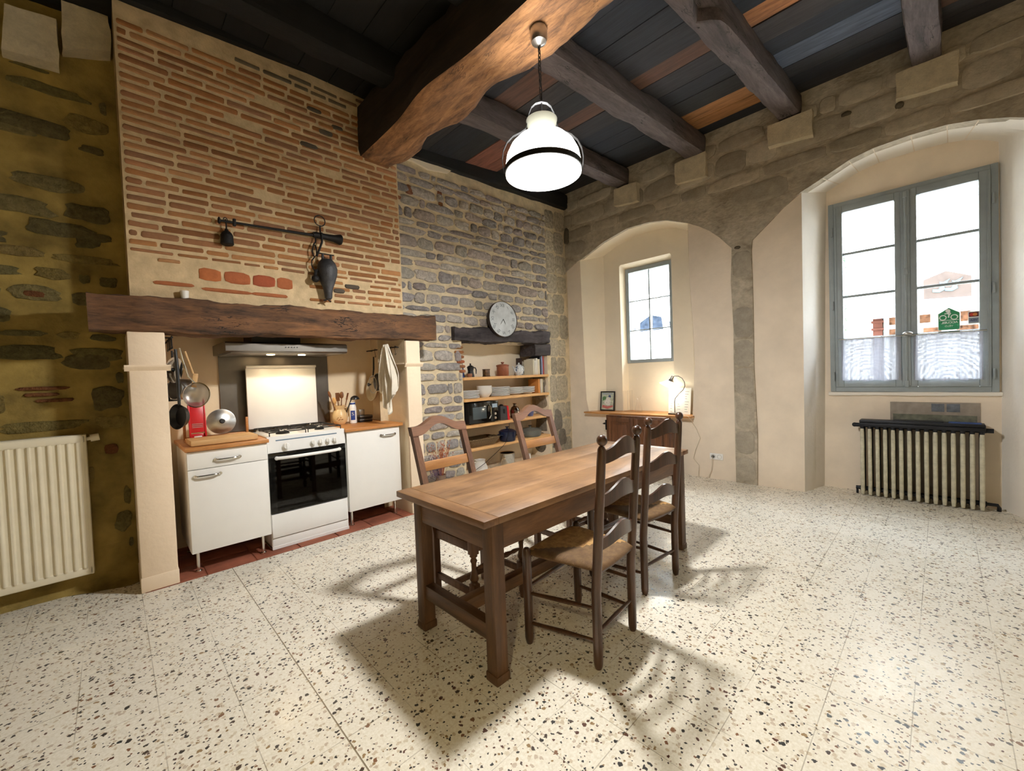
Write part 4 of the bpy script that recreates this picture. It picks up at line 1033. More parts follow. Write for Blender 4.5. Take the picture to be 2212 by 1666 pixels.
for i, y in enumerate((3.70, 3.76, 3.84, 3.92, 4.02)):
    s_hook(.315, y, 1.69, 'black s hook on the left rail, %s' % ('front end', 'second from the front', 'third from the front', 'fourth from the front', 'back end')[i])
sv = thing('sieve', 'round fine mesh sieve hanging over the red slicer', 'sieve', (.385, 3.72, 1.62))
Ms = Matrix.Rotation(math.radians(-36), 3, 'Z') @ Matrix.Rotation(math.radians(84), 3, 'X')
ctr = Vector((.052, 0, -.335))
m = MB(); m.lathe([(.0855, .004), (.09, .004), (.092, 0), (.09, -.004), (.0855, -.004)], ctr, 36, Ms); m.build('rim', M['chrome'], sv)
def make_mesh_gauze():
    mm, N = new_mat('steel_gauze', (180, 176, 170), .35, .8); t = N.add('BsdfTransparent'); mx = N.add('MixShader'); mx.inputs[0].default_value = .72
    N.link(t.outputs[0], mx.inputs[1]); N.link(N.b.outputs[0], mx.inputs[2]); N.link(mx.outputs[0], N.out.inputs['Surface']); return mm
m = MB(); m.lathe([(.087 * math.cos(a), -.055 * math.sin(a)) for a in [i * PI / 2 / 10 for i in range(11)]], ctr, 36, Ms); m.build('mesh_bowl', make_mesh_gauze(), sv)
m = MB(); m.tube([(-.03, -.01, .0), (-.015, -.005, -.09), (.012, 0, -.2), tuple(ctr + Vector((-.008, 0, .09)))], [.005, .006, .0065, .004], 8); m.build('handle', M['chrome'], sv)
ws = thing('wooden_spatula', 'pale wooden spatula hanging behind the sieve', 'spatula', (.41, 3.765, 1.60))
m = MB(); m.tube([(-.02, 0, 0), (.0, 0, -.08), (.018, 0, -.16)], [.006, .006, .008], 8); m.box((.027, 0, -.21), (.03, .006, .1), Matrix.Rotation(.15, 3, 'Y'), .002); m.build('blade', M['board'], ws)
fp = thing('frying_pan', 'black frying pan hanging lowest beside the left pillar', 'frying pan', (.335, 3.70, 1.62))
Mp = Matrix.Rotation(math.radians(-62), 3, 'Z') @ Matrix.Rotation(math.radians(86), 3, 'X')
c_ = Vector((.0, 0, -.48))
m = MB(); m.lathe([(0, -.015), (.066, -.015), (.086, .018), (.089, .018), (.069, -.019), (0, -.019)], c_, 36, Mp); m.build('pan_body', M['black'], fp)
m = MB(); m.tube([(-.005, -.01, -.01), (0, -.005, -.15), (0, 0, -.40)], [.009, .012, .009], 8); m.build('handle', M['black'], fp)
sp = thing('pot_lid', 'shiny steel pan lid hanging behind the left pillar', 'pot lid', (.322, 3.775, 1.47))
m = MB(); m.lathe([(0, .018), (.05, .014), (.088, 0), (.092, -.003)], (0, 0, 0), 32, Mp); m.build('disc', M['chrome'], sp)
m = MB(); m.lathe([(.02, .04), (.014, .03), (.006, .016)], (0, 0, 0), 16, Mp, True); m.build('knob', M['black'], sp)
sk = thing('saucepan', 'steel saucepan hanging among the black pans on the left rail', 'saucepan', (.34, 3.86, 1.60))
m = MB(); m.lathe([(0, -.05), (.07, -.05), (.075, -.045), (.077, .05), (.074, .05), (.072, -.04), (0, -.044)], (.03, 0, -.27), 32, Mp); m.build('pot', M['steel'], sk)
m = MB(); m.tube([(.0, 0, 0), (.02, 0, -.19)], [.008, .010], 8); m.build('handle', M['black'], sk)
cs = thing('slotted_turner', 'black slotted turner hanging on the left rail', 'turner', (.335, 3.985, 1.62))
m = MB(); m.tube([(0, 0, 0), (.0, 0, -.24)], .006, 8); m.build('handle', M['black'], cs)
m = MB()
for k in range(4): m.box((-.03 + k * .02, 0, -.31), (.012, .003, .12))
m.box((0, 0, -.25), (.075, .004, .015)); m.box((0, 0, -.37), (.075, .004, .015)); m.build('blade', M['black'], cs)

# ---- right worktop
jg = thing('utensil_jug', 'cream pottery jug full of wooden utensils', 'jug', (1.635, 4.20, .912))
m = MB(); m.lathe([(0, .0), (.045, 0), (.062, .02), (.073, .06), (.07, .10), (.055, .135), (.046, .15), (.052, .175), (.06, .19), (.056, .19), (.048, .175), (.042, .15), (.05, .13), (.064, .1), (.066, .06), (.05, .01), (0, .008)], seg=36)
for vv in m.bm.verts:    # pulled lip
    if vv.co.z > .165 and vv.co.y > .0 and abs(vv.co.x) < .03 and vv.co.y > .03: vv.co.y += .012
m.build('body', plain('cream_pottery', (226, 196, 146), .35, var=.08), jg)
m = MB(); m.tube([(.046, 0, .165), (.085, 0, .16), (.1, 0, .12), (.09, 0, .08), (.07, 0, .065)], .008, 10); m.build('handle', plain('cream_pottery_handle', (226, 196, 146), .35), jg)
m = MB()
for k in range(7): a = -2.3 + k * .12; m.ball((.0705 * math.cos(a), .0705 * math.sin(a), .06 + .012 * math.sin(k * 2.)), .006, 8, (1, 1, .7))
m.build('painted_sprig', plain('brown_glaze', (150, 90, 50), .4), jg)
def spoon(label, x, y, lean, h, kind, mat):
    t = thing({'spoon': 'wooden_spoon', 'spat': 'wooden_spatula', 'ladle': 'ladle', 'fork': 'wooden_fork'}[kind], label, 'utensil', (1.635, 4.20, .932))
    d = Vector((lean[0], lean[1], 1)).normalized(); b = Vector((x, y, 0)); e = b + d * h
    m = MB(); m.tube([b, e], [.005, .0055], 8); m.build('handle', mat, t)
    m = MB(); Rq = d.to_track_quat('Z', 'Y').to_matrix()
    if kind == 'spoon': m.ball(e + d * .028, .036, 14, (.62, .25, 1.), Rq)
    elif kind == 'spat': m.box(e + d * .03, (.05, .006, .085), Rq, .003)
    elif kind == 'fork':
        for k in (-1, 0, 1): m.box(e + d * .03 + Rq @ Vector((k * .012, 0, 0)), (.006, .005, .06), Rq, .001)
        m.box(e, (.034, .006, .02), Rq, .002)
    else:
        m.lathe([(.045 * math.sin(a), .04 * math.cos(a)) for a in [i * PI / 2 / 8 for i in range(9)]], e + Vector((.03, 0, -.02)), 24)
    m.build('head', mat, t); return t
WD = wood('dark_wooden_spoon', (92, 54, 28), (148, 96, 54), 2, .5, 6, 8, .1)
spoon('wooden spoon leaning out furthest left from the jug', -.01, 0, (-.30, -.05), .27, 'spoon', WD)
spoon('broad wooden spatula upright in the middle of the jug', 0, .01, (-.02, .05), .225, 'spat', WD)
spoon('dark wooden spoon behind the spatula in the jug', .015, .01, (.10, .1), .245, 'spoon', WD)
spoon('pale wooden spoon low at the left of the jug', -.015, -.01, (-.20, -.12), .20, 'spoon', M['board'])
spoon('wooden fork between the spatula and the black ladle', .02, 0, (.26, .02), .24, 'fork', WD)
spoon('black ladle hung over the bottle from the jug', .02, -.01, (.40, -.10), .26, 'ladle', M['black'])
bt = thing('salt_bottle', 'white plastic bottle with a blue S label beside the jug', 'bottle', (1.757, 4.175, .912))
m = MB(); m.lathe([(0, 0), (.034, 0), (.037, .004), (.037, .15), (.033, .175), (.026, .19), (.026, .215), (0, .215)], seg=32); m.build('body', M['white_metal'], bt)
blue = plain('label_blue', (34, 62, 140), .4, var=0)
m = MB(); m.lathe([(.0265, .192), (.0275, .194), (.0275, .206), (.0265, .208)], seg=32); m.build('blue_band', blue, bt)
Rb = math.radians(-112)
def on_cyl(u, v, d): a = Rb + u / .037; return ((.0372 + d) * math.cos(a), (.0372 + d) * math.sin(a), v)
m = MB(); m.grid(10, 2, lambda i, j: on_cyl(-.022 + .044 * i, .035 + .095 * j, .0004)); m.build('label', blue, bt)
me = MB(); me2 = bmesh.new(); tm = text_mesh('S', .05, bold=.001); me2.from_mesh(tm); bpy.data.meshes.remove(tm)
for vv in me2.verts: p = on_cyl(vv.co.x, vv.co.y + .095, .0009); vv.co = p
me.merge(me2); me.build('letter', M['white_metal'], bt)
for (z, c, lab) in ((.912, 0, 'lower of the two flat black tins on the right worktop'), (.947, .004, 'upper of the two flat black tins on the right worktop')):
    m = MB(); m.bx(-.07, .07, -.045, .045, 0, .033, .004); t = single('flat_tin', m, M['black'], lab, 'tin', (1.885 + c, 4.20, z), .06, 'flat black tins')
    m = MB(); m.bx(-.071, .071, -.046, .046, .024, .028, .001); m.build('rim', M['steel'], t)
m = MB(); m.bx(-.03, .03, -.02, .02, 0, .06, .003); single('small_box', m, M['steel'], 'small grey square box standing on the flat black tins', 'box', (1.862, 4.215, .981), .1)

# ---- right hanging rail: wall faces -x
rr_ = thing('hanging_rail', 'black iron hook rail on the right cheek of the alcove', 'rail', (2.085, 3.76, 1.662))
m = MB(); m.tube([(-.045, -.03, 0), (-.045, .66, 0)], .006, 8)
for y in (.02, .6): m.tube([(.01, y, 0), (-.045, y, 0)], .005, 8)
m.build('bar', M['black_iron'], rr_)
for i, y in enumerate((4.20, 3.975, 3.84, 3.765)):
    s_hook(2.04, y, 1.662, 'black s hook on the right rail holding %s' % ('the frying pan', 'the glass lid and black handled pan', 'the saucepan', 'the tea towel')[i])
Mq = Matrix.Rotation(math.radians(-90), 3, 'Y')      # axis points to -x
def hang(name, label, cat, y, zt, x=2.02): return thing(name, label, cat, (x, y, zt))
h = hang('frying_pan', 'pale frying pan hanging furthest back on the right rail', 'frying pan', 4.20, 1.59)
m = MB(); m.lathe([(0, .0), (.10, .0), (.125, .03), (.128, .03), (.103, -.004), (0, -.004)], (-.01, 0, -.345), 36, Mq @ Matrix.Rotation(.12, 3, 'Y')); m.build('pan_body', plain('cream_enamel', (214, 200, 172), .4), h)
m = MB(); m.tube([(0, 0, 0), (-.005, 0, -.13), (-.015, 0, -.2), (-.012, 0, -.235)], [.008, .009, .007, .005], 8); m.build('handle', M['black'], h)
h = hang('saucepan', 'steel saucepan hung by a black handle on the right rail', 'saucepan', 3.985, 1.59)
m = MB(); m.lathe([(0, 0), (.085, 0), (.09, .008), (.092, .09), (.088, .09), (.086, .01), (0, .006)], (-.0, -.03, -.27), 36, Mq); m.build('pot', M['steel'], h)
m = MB(); m.tube([(0, 0, 0), (-.02, -.005, -.09), (-.03, -.02, -.185)], [.010, .014, .010], 10); m.build('handle', M['black'], h)
h = hang('pot_lid', 'round glass pan lid with steel rim hanging in front of the saucepan', 'pot lid', 3.985, 1.39, 1.895)
m = MB(); m.lathe([(0, .02), (.05, .015), (.085, 0)], (0, 0, -.09), 36, Mq); m.build('glass_disc', M['glass'], h)
m = MB(); m.lathe([(.083, .003), (.09, .003), (.09, -.003), (.083, -.003)], (0, 0, -.09), 36, Mq); m.build('rim', M['steel'], h)
m = MB(); m.lathe([(.018, .05), (.018, .042), (.008, .03), (.008, .02)], (0, 0, -.09), 20, Mq, True); m.build('knob', M['black'], h)
h = hang('milk_pan', 'small shiny milk pan half behind the tea towel', 'saucepan', 3.80, 1.595)
m = MB(); m.lathe([(0, 0), (.05, 0), (.055, .006), (.056, .05), (.053, .05), (.05, .01), (0, .006)], (0, -.0, -.26), 32, Mq); m.build('pot', M['chrome'], h)
m = MB(); m.tube([(0, 0, 0), (-.02, -.01, -.19)], [.006, .009], 8); m.build('handle', M['black'], h)
# tea towel
m = MB()
def towel(i, j):
    w = .06 + .28 * min(1, j * 1.4); a = (i - .5)
    drop = .66 - .36 * abs(a) * 1.5 + (.06 * math.sin(i * 21)); z = -j * max(.2, drop)
    fold = .026 * math.sin(i * 26 + j * 2.) * min(1, .2 + j * 1.4) + .012 * math.sin(i * 61)
    return (-.03 - .02 * j + fold, a * w - .045 * j, z + .012 * math.sin(a * 9))
m.grid(60, 34, towel); tw = m.build('tea_towel', M['cloth']); tw.location = (1.955, 3.74, 1.675); tag(tw, 'off white linen tea towel hanging at the front of the right rail', 'tea towel')
tw.modifiers.new('thickness', 'SOLIDIFY').thickness = .003
bpy.context.view_layer.update()

# ---- above and beside the hearth
m = MB(); m.lathe([(0, 0), (.022, 0), (.026, .055), (.0235, .055), (.02, .004), (0, .004)], seg=24); single('white_cup', m, M['ceramic'], 'small white cup standing on the mantel beam', 'cup', (.40, 3.70, 1.966))

# steelyard balance on the bricks
sb = thing('steelyard_balance', 'black iron steelyard balance hanging across the brick chimney', 'balance', (1.345, 3.69, 2.595))
m = MB(); m.tube([(-.725, 0, -.032), (-.70, 0, -.031), (-.1, 0, -.008), (0, 0, -.004)], [.009, .008, .012, .013], 8); m.ball((-.72, 0, -.032), .02, 10, (.5, 1, 1.3)); m.bx(-.635, -.615, -.012, .012, -.055, .0, .004); m.build('beam_arm', M['black_iron'], sb)
m = MB(); Mx = Matrix.Rotation(PI / 2, 3, 'Y'); m.lathe([(0, -.06), (.022, -.06), (.026, -.04), (.025, .04), (.03, .11), (.042, .155), (.046, .165), (.04, .178), (0, .182)], (0, 0, .0), 20, Mx); m.build('counter_head', M['black_iron'], sb)
m = MB(); m.tube([(.044 * math.cos(t * PI / 12), 0, .128 + .044 * math.sin(t * PI / 12)) for t in range(24)], .0045, 8, True)
m.tube([(0, 0, .088), (0, -.0, .03)], .007, 8); m.tube([(.0, 0, .172), (-.0, .02, .18), (0, .05, .18)], .005, 6); m.build('hanging_ring', M['black_iron'], sb)
m = MB(); m.tube([(0, -.03, .02), (0, -.03, -.06), (-.03, -.03, -.14), (-.05, -.03, -.185)], .009, 8)
m.tube([(-.04, 0, .01), (-.045, -.01, -.06), (-.065, -.015, -.09), (-.08, -.02, -.15), (-.07, -.02, -.19), (-.045, -.02, -.18), (-.045, -.02, -.12), (-.055, -.015, -.09)], .006, 8)
m.tube([(-.06, -.02, -.19), (-.088, -.02, -.23), (-.09, -.02, -.27), (-.07, -.02, -.31)], .005, 8); m.build('hook_chain', M['black_iron'], sb)
bw = thing('bell_weight', 'black bell shaped iron weight at the left end of the balance', 'weight', (.668, 3.69, 2.39))
m = MB(); m.lathe([(0, .0), (.036, .0), (.043, .008), (.041, .03), (.040, .07), (.03, .092), (.014, .105), (.008, .12), (0, .125)], seg=24); m.build('bell', M['black_iron'], bw)
m = MB(); m.tube([(0, 0, .12), (0, 0, .16), (-.005, 0, .19)], .005, 8); m.tube([(-.004 + .012 * math.cos(t * PI / 6), 0, .185 + .018 * math.sin(t * PI / 6)) for t in range(12)], .003, 6, True); m.build('hook', M['black_iron'], bw)
kt = thing('iron_pot', 'dark iron pot hanging upside down on the brick chimney', 'iron pot', (1.375, 3.655, 2.30))
m = MB(); m.lathe([(0, .095), (.045, .088), (.07, .055), (.082, .01), (.078, -.04), (.06, -.10), (.042, -.15), (.034, -.19), (.03, -.235), (.024, -.245), (0, -.246)], seg=32); m.build('belly', M['grey_iron'], kt)
for x in (-.032, .036):
    m = MB(); m.tube([(x, 0, .07), (x, 0, .135)], [.013, .010], 10); m.build('foot', M['grey_iron'], kt)
m = MB(); m.bx(-.075, .062, -.012, .012, .133, .138, .001); m.build('top_bar', M['black_iron'], kt)
m = MB(); m.ball((-.10, 0, -.085), .032, 14, (1, 1, .95)); m.tube([(-.10, 0, -.06), (-.095, 0, -.02), (-.05, 0, .0)], .014, 8); m.build('spout', M['black_iron'], kt)
m = MB(); m.tube([(-.022, 0, -.235), (0, -.01, -.262), (.022, 0, -.24)], .006, 8); m.tube([(-.04, 0, -.262), (-.01, 0, -.25), (.02, 0, -.268)], .006, 8); m.build('lug', M['black_iron'], kt)

# white panel radiator
wr = thing('panel_radiator', 'cream white ribbed panel radiator on the dim left wall', 'radiator', (-1.25, 3.93, .126))
m = MB(); m.grid(330, 2, lambda i, j: (1.112 * i, .006 - .010 * max(-.15, min(1, 1.35 * math.sin(i * 1.112 / .0425 * 2 * PI))) * (1 if .02 < i < .975 else 0), .05 + .83 * j))
m.bx(0, 1.112, .004, .03, 0, .055, .008); m.bx(0, 1.112, .004, .03, .875, .928, .008); m.build('front_panel', M['radiator_white'], wr, 50)
m = MB(); m.bx(1.096, 1.114, .004, .095, .0, .93, .005); m.bx(-.002, .016, .004, .095, .0, .93, .005); m.bx(.016, 1.096, .01, .095, .915, .93, .003); m.build('side_cover', M['radiator_white'], wr)
m = MB(); m.bx(.01, 1.1, .06, .085, .02, .9); m.build('rear_panel', M['radiator_white'], wr)
m = MB(); m.cyl((1.112, .05, .895), (1.135, .05, .9), .012, 10); m.cyl((1.132, .05, .9), (1.175, .05, .905), .024, 18); m.build('valve', M['radiator_white'], wr)
# ================================================================== SHELF NICHE
SH = [(1.333, 'top shelf of the niche, with teapot and books'), (1.064, 'second niche shelf, with stacked plates'), (.737, 'third niche shelf, with the microwave'), (.445, 'lowest pine shelf of the niche, with the basket')]
for z, lab in SH:
    m = MB(); m.bx(3.088, 4.655, 4.035, 4.42, z - .036, z, .005); single('wall_shelf', m, M['pine'], 'thick pine board, ' + lab, 'shelf', group='pine shelves in the niche')
def at_(name, label, cat, x, y, z, rz=0., group=None): return thing(name, label, cat, (x, y, z), rz, group)
def lathe_part(parent, name, mat, prof, seg=32, c=(0, 0, 0)):
    m = MB(); m.lathe(prof, c, seg); return m.build(name, mat, parent)
z = SH[0][0]
# books: cover + page block, spine towards the room
def book(label, x, w, h, d, col, y=4.10, z=z, rz=0., lean=0., pages=(232, 224, 206)):
    t = thing('book', label, 'book', (x, y, z), rz, 'books in the shelf niche')
    if lean: t.rotation_euler = (0, lean, rz)
    m = MB(); m.bx(-w / 2, -w / 2 + .0025, 0, d, 0, h); m.bx(w / 2 - .0025, w / 2, 0, d, 0, h); m.bx(-w / 2, w / 2, -.002, .002, 0, h, .0008)
    m.build('cover', plain('book_cover_%d_%d_%d' % col, col, .6, var=.04), t)
    m = MB(); m.bx(-w / 2 + .0026, w / 2 - .0026, .0025, d - .004, .003, h - .003); m.build('pages', plain('book_pages_%d' % pages[0], pages, .9), t); return t
book('broad white book, leftmost of the row at the right of the top shelf', 4.40, .03, .222, .18, (214, 208, 186))
book('thin white book next to the broad white one on the top shelf', 4.436, .026, .206, .17, (236, 232, 222))
book('tall white book in the middle of the top shelf row', 4.470, .030, .24, .2, (240, 236, 226))
book('cream book right of the tall white book on the top shelf', 4.51, .042, .225, .19, (226, 216, 190))
book('dark navy book between the cream and the blue book', 4.551, .030, .262, .22, (32, 34, 52))
book('pale blue book left of the red book on the top shelf', 4.582, .022, .275, .22, (150, 168, 206))
book('red book at the right end of the top shelf row', 4.613, .030, .285, .22, (150, 52, 44))
book('dark brown book lying behind the white books on the top shelf', 4.36, .025, .252, .1, (52, 36, 34), y=4.305)
book('blue book leaning at the left end of the top shelf', 3.152, .028, .27, .2, (64, 88, 160), y=4.13, lean=-.16)
book('black book leaning behind the blue book on the top shelf', 3.186, .02, .29, .2, (30, 32, 40), y=4.16, lean=-.17)
z2 = SH[1][0]
book('orange book at the right of the plates on the second shelf', 4.505, .035, .205, .2, (206, 138, 70), z=z2)
book('white book beside the orange book on the second shelf', 4.55, .026, .205, .18, (236, 230, 214), z=z2)
book('slim cream book at the right end of the second shelf', 4.582, .018, .2, .18, (222, 210, 180), z=z2)
book('dark slim book last on the second shelf', 4.61, .014, .15, .16, (88, 74, 64), z=z2)
t = at_('small_bowl', 'small brown wooden bowl at the left end of the top shelf', 'bowl', 3.215, 4.09, z)
lathe_part(t, 'body', plain('brown_bowl', (132, 84, 56), .6, var=.15), [(0, 0), (.03, 0), (.036, .02), (.034, .046), (.03, .046), (.03, .01), (0, .008)], 24)
t = at_('coffee_pot', 'small black moka pot beside the leaning blue book', 'coffee pot', 3.29, 4.16, z)
lathe_part(t, 'body', M['black'], [(0, 0), (.046, 0), (.047, .012), (.036, .07), (.034, .076), (.046, .13), (.03, .142), (.012, .15), (.006, .155), (0, .155)], 8)
m = MB(); m.ball((0, 0, .165), .012, 12); m.build('lid_knob', M['black'], t)
m = MB(); m.tube([(.035, 0, .12), (.07, -.01, .118), (.082, -.012, .09), (.078, -.012, .04)], [.006, .008, .008, .006], 8); m.build('handle', M['black'], t)
t = at_('mustard_tin', 'small brown and gold tin with a wire handle on the top shelf', 'tin', 3.55, 4.16, z)
m = MB(); m.bx(-.04, .04, -.03, .03, 0, .095, .006); m.build('body', plain('brown_gold_tin', (110, 76, 40), .5, .2, var=.5, vscale=28), t)
m = MB(); m.tube([(-.04, 0, .03), (-.06, -.004, .022), (-.062, -.004, .05), (-.04, 0, .07)], .003, 6); m.build('handle', M['black_iron'], t)
m = MB(); m.bx(-.042, .042, -.032, .032, -.0, .012, .003); m.bx(-.042, .042, -.032, .032, .088, .098, .003); m.build('rim', plain('dark_tin_rim', (70, 48, 30), .5, .2), t)
t = at_('storage_jar', 'terracotta storage jar with a lid in the middle of the top shelf', 'jar', 3.865, 4.18, z)
tc = plain('brown_terracotta', (146, 84, 54), .6, var=.2, vscale=14, bump=.3)
lathe_part(t, 'body', tc, [(0, 0), (.078, 0), (.082, .006), (.082, .13), (.09, .135), (.09, .142), (.076, .142), (.076, .01), (0, .008)])
lathe_part(t, 'lid', tc, [(.088, .142), (.086, .15), (.05, .158), (.014, .162), (.014, .17), (.024, .178), (.022, .19), (0, .193)])
t = at_('teapot', 'blue and white porcelain teapot left of the books', 'teapot', 4.17, 4.17, z)
def make_delft():
    mm, N = new_mat('blue_flower_porcelain', (214, 220, 224), .2); v = N.mapping(); vo = N.add('TexVoronoi'); vo.inputs['Scale'].default_value = 32; N.link(v, vo.inputs['Vector'])
    c = N.ramp(vo.outputs['Distance'], [(.25, lin((58, 78, 110))), (.42, lin((96, 118, 146))), (.5, lin((218, 224, 226)))]); c = N.mix(N.ramp(N.noise(v, 14, 3), [(.48, (0,) * 3), (.54, (1,) * 3)]), lin((218, 224, 226)), c)
    N.link(c, N.b.inputs['Base Color']); return mm
dm = make_delft()
lathe_part(t, 'body', dm, [(0, 0), (.045, 0), (.05, .006), (.066, .04), (.068, .07), (.056, .115), (.04, .132), (0, .134)])
lathe_part(t, 'lid', M['bluewhite'], [(.042, .132), (.036, .146), (.014, .154), (.010, .16), (.014, .168), (.008, .178), (0, .18)], 24)
m = MB(); m.tube([(-.055, 0, .04), (-.085, 0, .06), (-.10, 0, .10), (-.125, 0, .125)], [.014, .011, .009, .007], 10); m.build('spout', M['bluewhite'], t)
m = MB(); m.tube([(.05, 0, .11), (.08, 0, .125), (.10, 0, .10), (.095, 0, .06), (.06, 0, .038)], .006, 8); m.build('handle', M['bluewhite'], t)
# plates and bowls: every one its own thing
ORD = ['bottom', 'second from the bottom', 'third from the bottom', 'fourth from the bottom', 'fifth from the bottom', 'sixth from the bottom', 'seventh from the bottom', 'eighth from the bottom', 'ninth from the bottom', 'top']
def plate_mesh(r, soup=0.):
    m = MB(); h = .016 + soup
    m.lathe([(0, .008), (r * .6, .008), (r * .72, .012 + soup), (r * .985, h), (r, h - .003), (r * .985, h - .0085), (r * .7, .003 + soup * .8), (r * .58, .0), (0, .0)], seg=40)
    o = m.build('plate', M['plate_white']); return o
def stack(o, n, x, y, z, dz, what, grp, jit=.004):
    for k in range(n):
        c = o if k == 0 else o.copy()
        if k: COL.objects.link(c)
        c.location = (x + RND.uniform(-jit, jit), y + RND.uniform(-jit, jit), z + k * dz)
        pos = 'top' if k == n - 1 else ORD[k]
        tag(c, what % pos, 'bowl' if 'bowl' in c.name else 'plate', grp)
stack(plate_mesh(.128), 6, 3.265, 4.17, z2, .0165, 'white plate, %s of the low stack left of the bowls', 'low stack of white plates')
m = MB(); m.lathe([(0, .004), (.05, 0), (.055, .006), (.085, .05), (.098, .085), (.101, .085), (.094, .055), (.06, .012), (0, .01)][::-1], seg=36)
ob = m.build('bowl', M['ceramic'])
stack(ob, 5, 3.50, 4.15, z2, .0165, 'white bowl, %s of the nested bowls on the second shelf', 'nested white bowls')
stack(plate_mesh(.152), 8, 3.80, 4.20, z2, .0155, 'white dinner plate, %s of the tall middle stack', 'tall stack of dinner plates')
stack(plate_mesh(.124, .012), 6, 4.085, 4.19, z2, .0155, 'white soup plate, %s of the stack beside the dinner plates', 'stack of soup plates')
stack(plate_mesh(.118, .016), 5, 4.335, 4.19, z2, .0175, 'white deep plate, %s of the stack next to the books', 'stack of deep plates')
# third shelf
z3 = SH[2][0]
mw = at_('microwave', 'black microwave oven at the left of the third niche shelf', 'microwave', 3.165, 4.065, z3)
m = MB(); m.bx(0, .49, .012, .335, .008, .272, .005); m.build('body', M['black'], mw)
for x in (.04, .44):
    for y in (.04, .29):
        m = MB(); m.cyl((x, y, 0), (x, y, .012), .012, 10); m.build('foot', M['black'], mw)
m = MB(); m.bx(0, .36, 0, .012, .01, .27, .004); d_ = m.build('door', M['black_gloss'], mw)
m = MB(); m.bx(.06, .285, -.0015, .004, .06, .215, .002); m.build('door_window', plain('grey_microwave_window', (70, 80, 84), .15, var=.05), d_)
m = MB(); m.tube([(.325, -.004, .235), (.335, -.028, .2), (.335, -.03, .1), (.325, -.004, .055)], .008, 8); m.build('handle', M['chrome'], d_)
m = MB(); m.bx(.362, .49, 0, .012, .01, .27, .004); cp = m.build('control_panel', M['black_gloss'], mw)
for zz in (.11, .055):
    m = MB(); m.lathe([(0, .016), (.016, .016), (.02, .003), (.02, 0)], (.425, 0, zz), 20, Matrix.Rotation(PI / 2, 3, 'X')); m.build('dial', M['steel'], cp)
m = MB(); m.bx(.385, .47, -.001, .002, .19, .24); m.build('display', plain('pale_display', (150, 170, 186), .2, var=.1), cp)
cm = at_('coffee_machine', 'small red and black coffee machine beside the microwave', 'coffee machine', 3.79, 4.10, z3, -.25)
m = MB(); m.prism([(-.06, 0), (.05, 0), (.04, .185), (-.055, .19)], lambda u, v, d: (u, d, v), 0, .19); m.build('body', plain('charcoal_plastic', (58, 56, 58), .45), cm)
m = MB(); m.prism([(.051, .0), (.082, .0), (.065, .19), (.041, .187)], lambda u, v, d: (u, d, v), -.004, .19); m.build('red_side', M['red'], cm)
m = MB(); m.ball((.0, .08, .195), .026, 14, (1, 1.6, .7)); m.build('lid_lever', M['black'], cm)
m = MB(); m.bx(-.012, .012, -.02, .004, .09, .15, .004); m.build('spout', M['black'], cm)
m = MB(); m.tube([(3.80, 4.02, z3 - .04), (3.775, 4.0, z3 - .1), (3.73, 3.985, z3 - .2), (3.69, 3.985, .46), (3.65, 3.99, .42), (3.50, 4.0, .33), (3.34, 4.01, .24), (3.2, 4.04, .17), (3.12, 4.1, .105)], .0035, 6)
single('power_cord', m, M['black'], 'thin dark power cord hanging in front of the lower niche shelves', 'cord')
t = at_('water_glass', 'clear glass tumbler right of the coffee machine', 'glass', 3.935, 4.19, z3)
lathe_part(t, 'body', M['glass'], [(0, 0), (.03, 0), (.036, .12), (.034, .12), (.029, .006), (0, .006)], 24)
t = at_('decanter', 'brownish glass decanter right of the glass tumbler on the third shelf', 'decanter', 4.06, 4.17, z3)
lathe_part(t, 'body', glass('smoky_glass', (186, 164, 140), alpha=.85), [(0, 0), (.06, 0), (.068, .01), (.07, .1), (.05, .15), (.022, .17), (.02, .19), (.034, .205), (.032, .205), (.018, .19), (.02, .17), (.046, .148), (.066, .1), (.064, .012), (0, .006)], 32)
t = at_('blue_cup', 'blue cup seen under the arch of the chair back', 'cup', 4.35, 4.15, z3)
lathe_part(t, 'body', plain('blue_glaze', (96, 106, 150), .4, var=.1), [(0, 0), (.036, 0), (.042, .01), (.058, .09), (.054, .09), (.038, .012), (0, .008)], 28)
# fourth shelf
z4 = SH[3][0]
bk = at_('wicker_basket', 'long shallow wicker basket on the lowest pine shelf', 'basket', 3.398, 4.18, z4)
def make_wicker():
    mm, N = new_mat('wicker', (122, 96, 60), .8); v = N.mapping(); w1_ = N.add('TexWave', bands_direction='X'); w1_.inputs['Scale'].default_value = 20; w1_.inputs['Distortion'].default_value = 1.5; N.link(v, w1_.inputs['Vector'])
    w2_ = N.add('TexWave', bands_direction='Z'); w2_.inputs['Scale'].default_value = 34; w2_.inputs['Distortion'].default_value = 1; N.link(v, w2_.inputs['Vector'])
    h = N.math('MULTIPLY', w1_.outputs['Fac'], w2_.outputs['Fac']); N.link(N.ramp(h, [(.05, lin((76, 58, 36))), (.6, lin((158, 128, 82)))]), N.b.inputs['Base Color']); N.bump(h, .8, .006); return mm
wk = make_wicker(); M['wicker'] = wk
def rr_loop(a, b, z, r=.04, n=6):
    P = []
    for cx, cy, a0 in ((a - r, b - r, 0), (-a + r, b - r, PI / 2), (-a + r, -b + r, PI), (a - r, -b + r, 1.5 * PI)):
        for i in range(n): t = a0 + PI / 2 * i / (n - 1); P.append((cx + r * math.cos(t), cy + r * math.sin(t), z))
    return P
m = MB(); prev = None
loops = [rr_loop(.20, .10, .003), rr_loop(.235, .125, .045), rr_loop(.262, .14, .095), rr_loop(.25, .13, .09), rr_loop(.225, .115, .045), rr_loop(.19, .09, .01)]
for A, B in zip(loops, loops[1:]): m.loft(A, B, True)
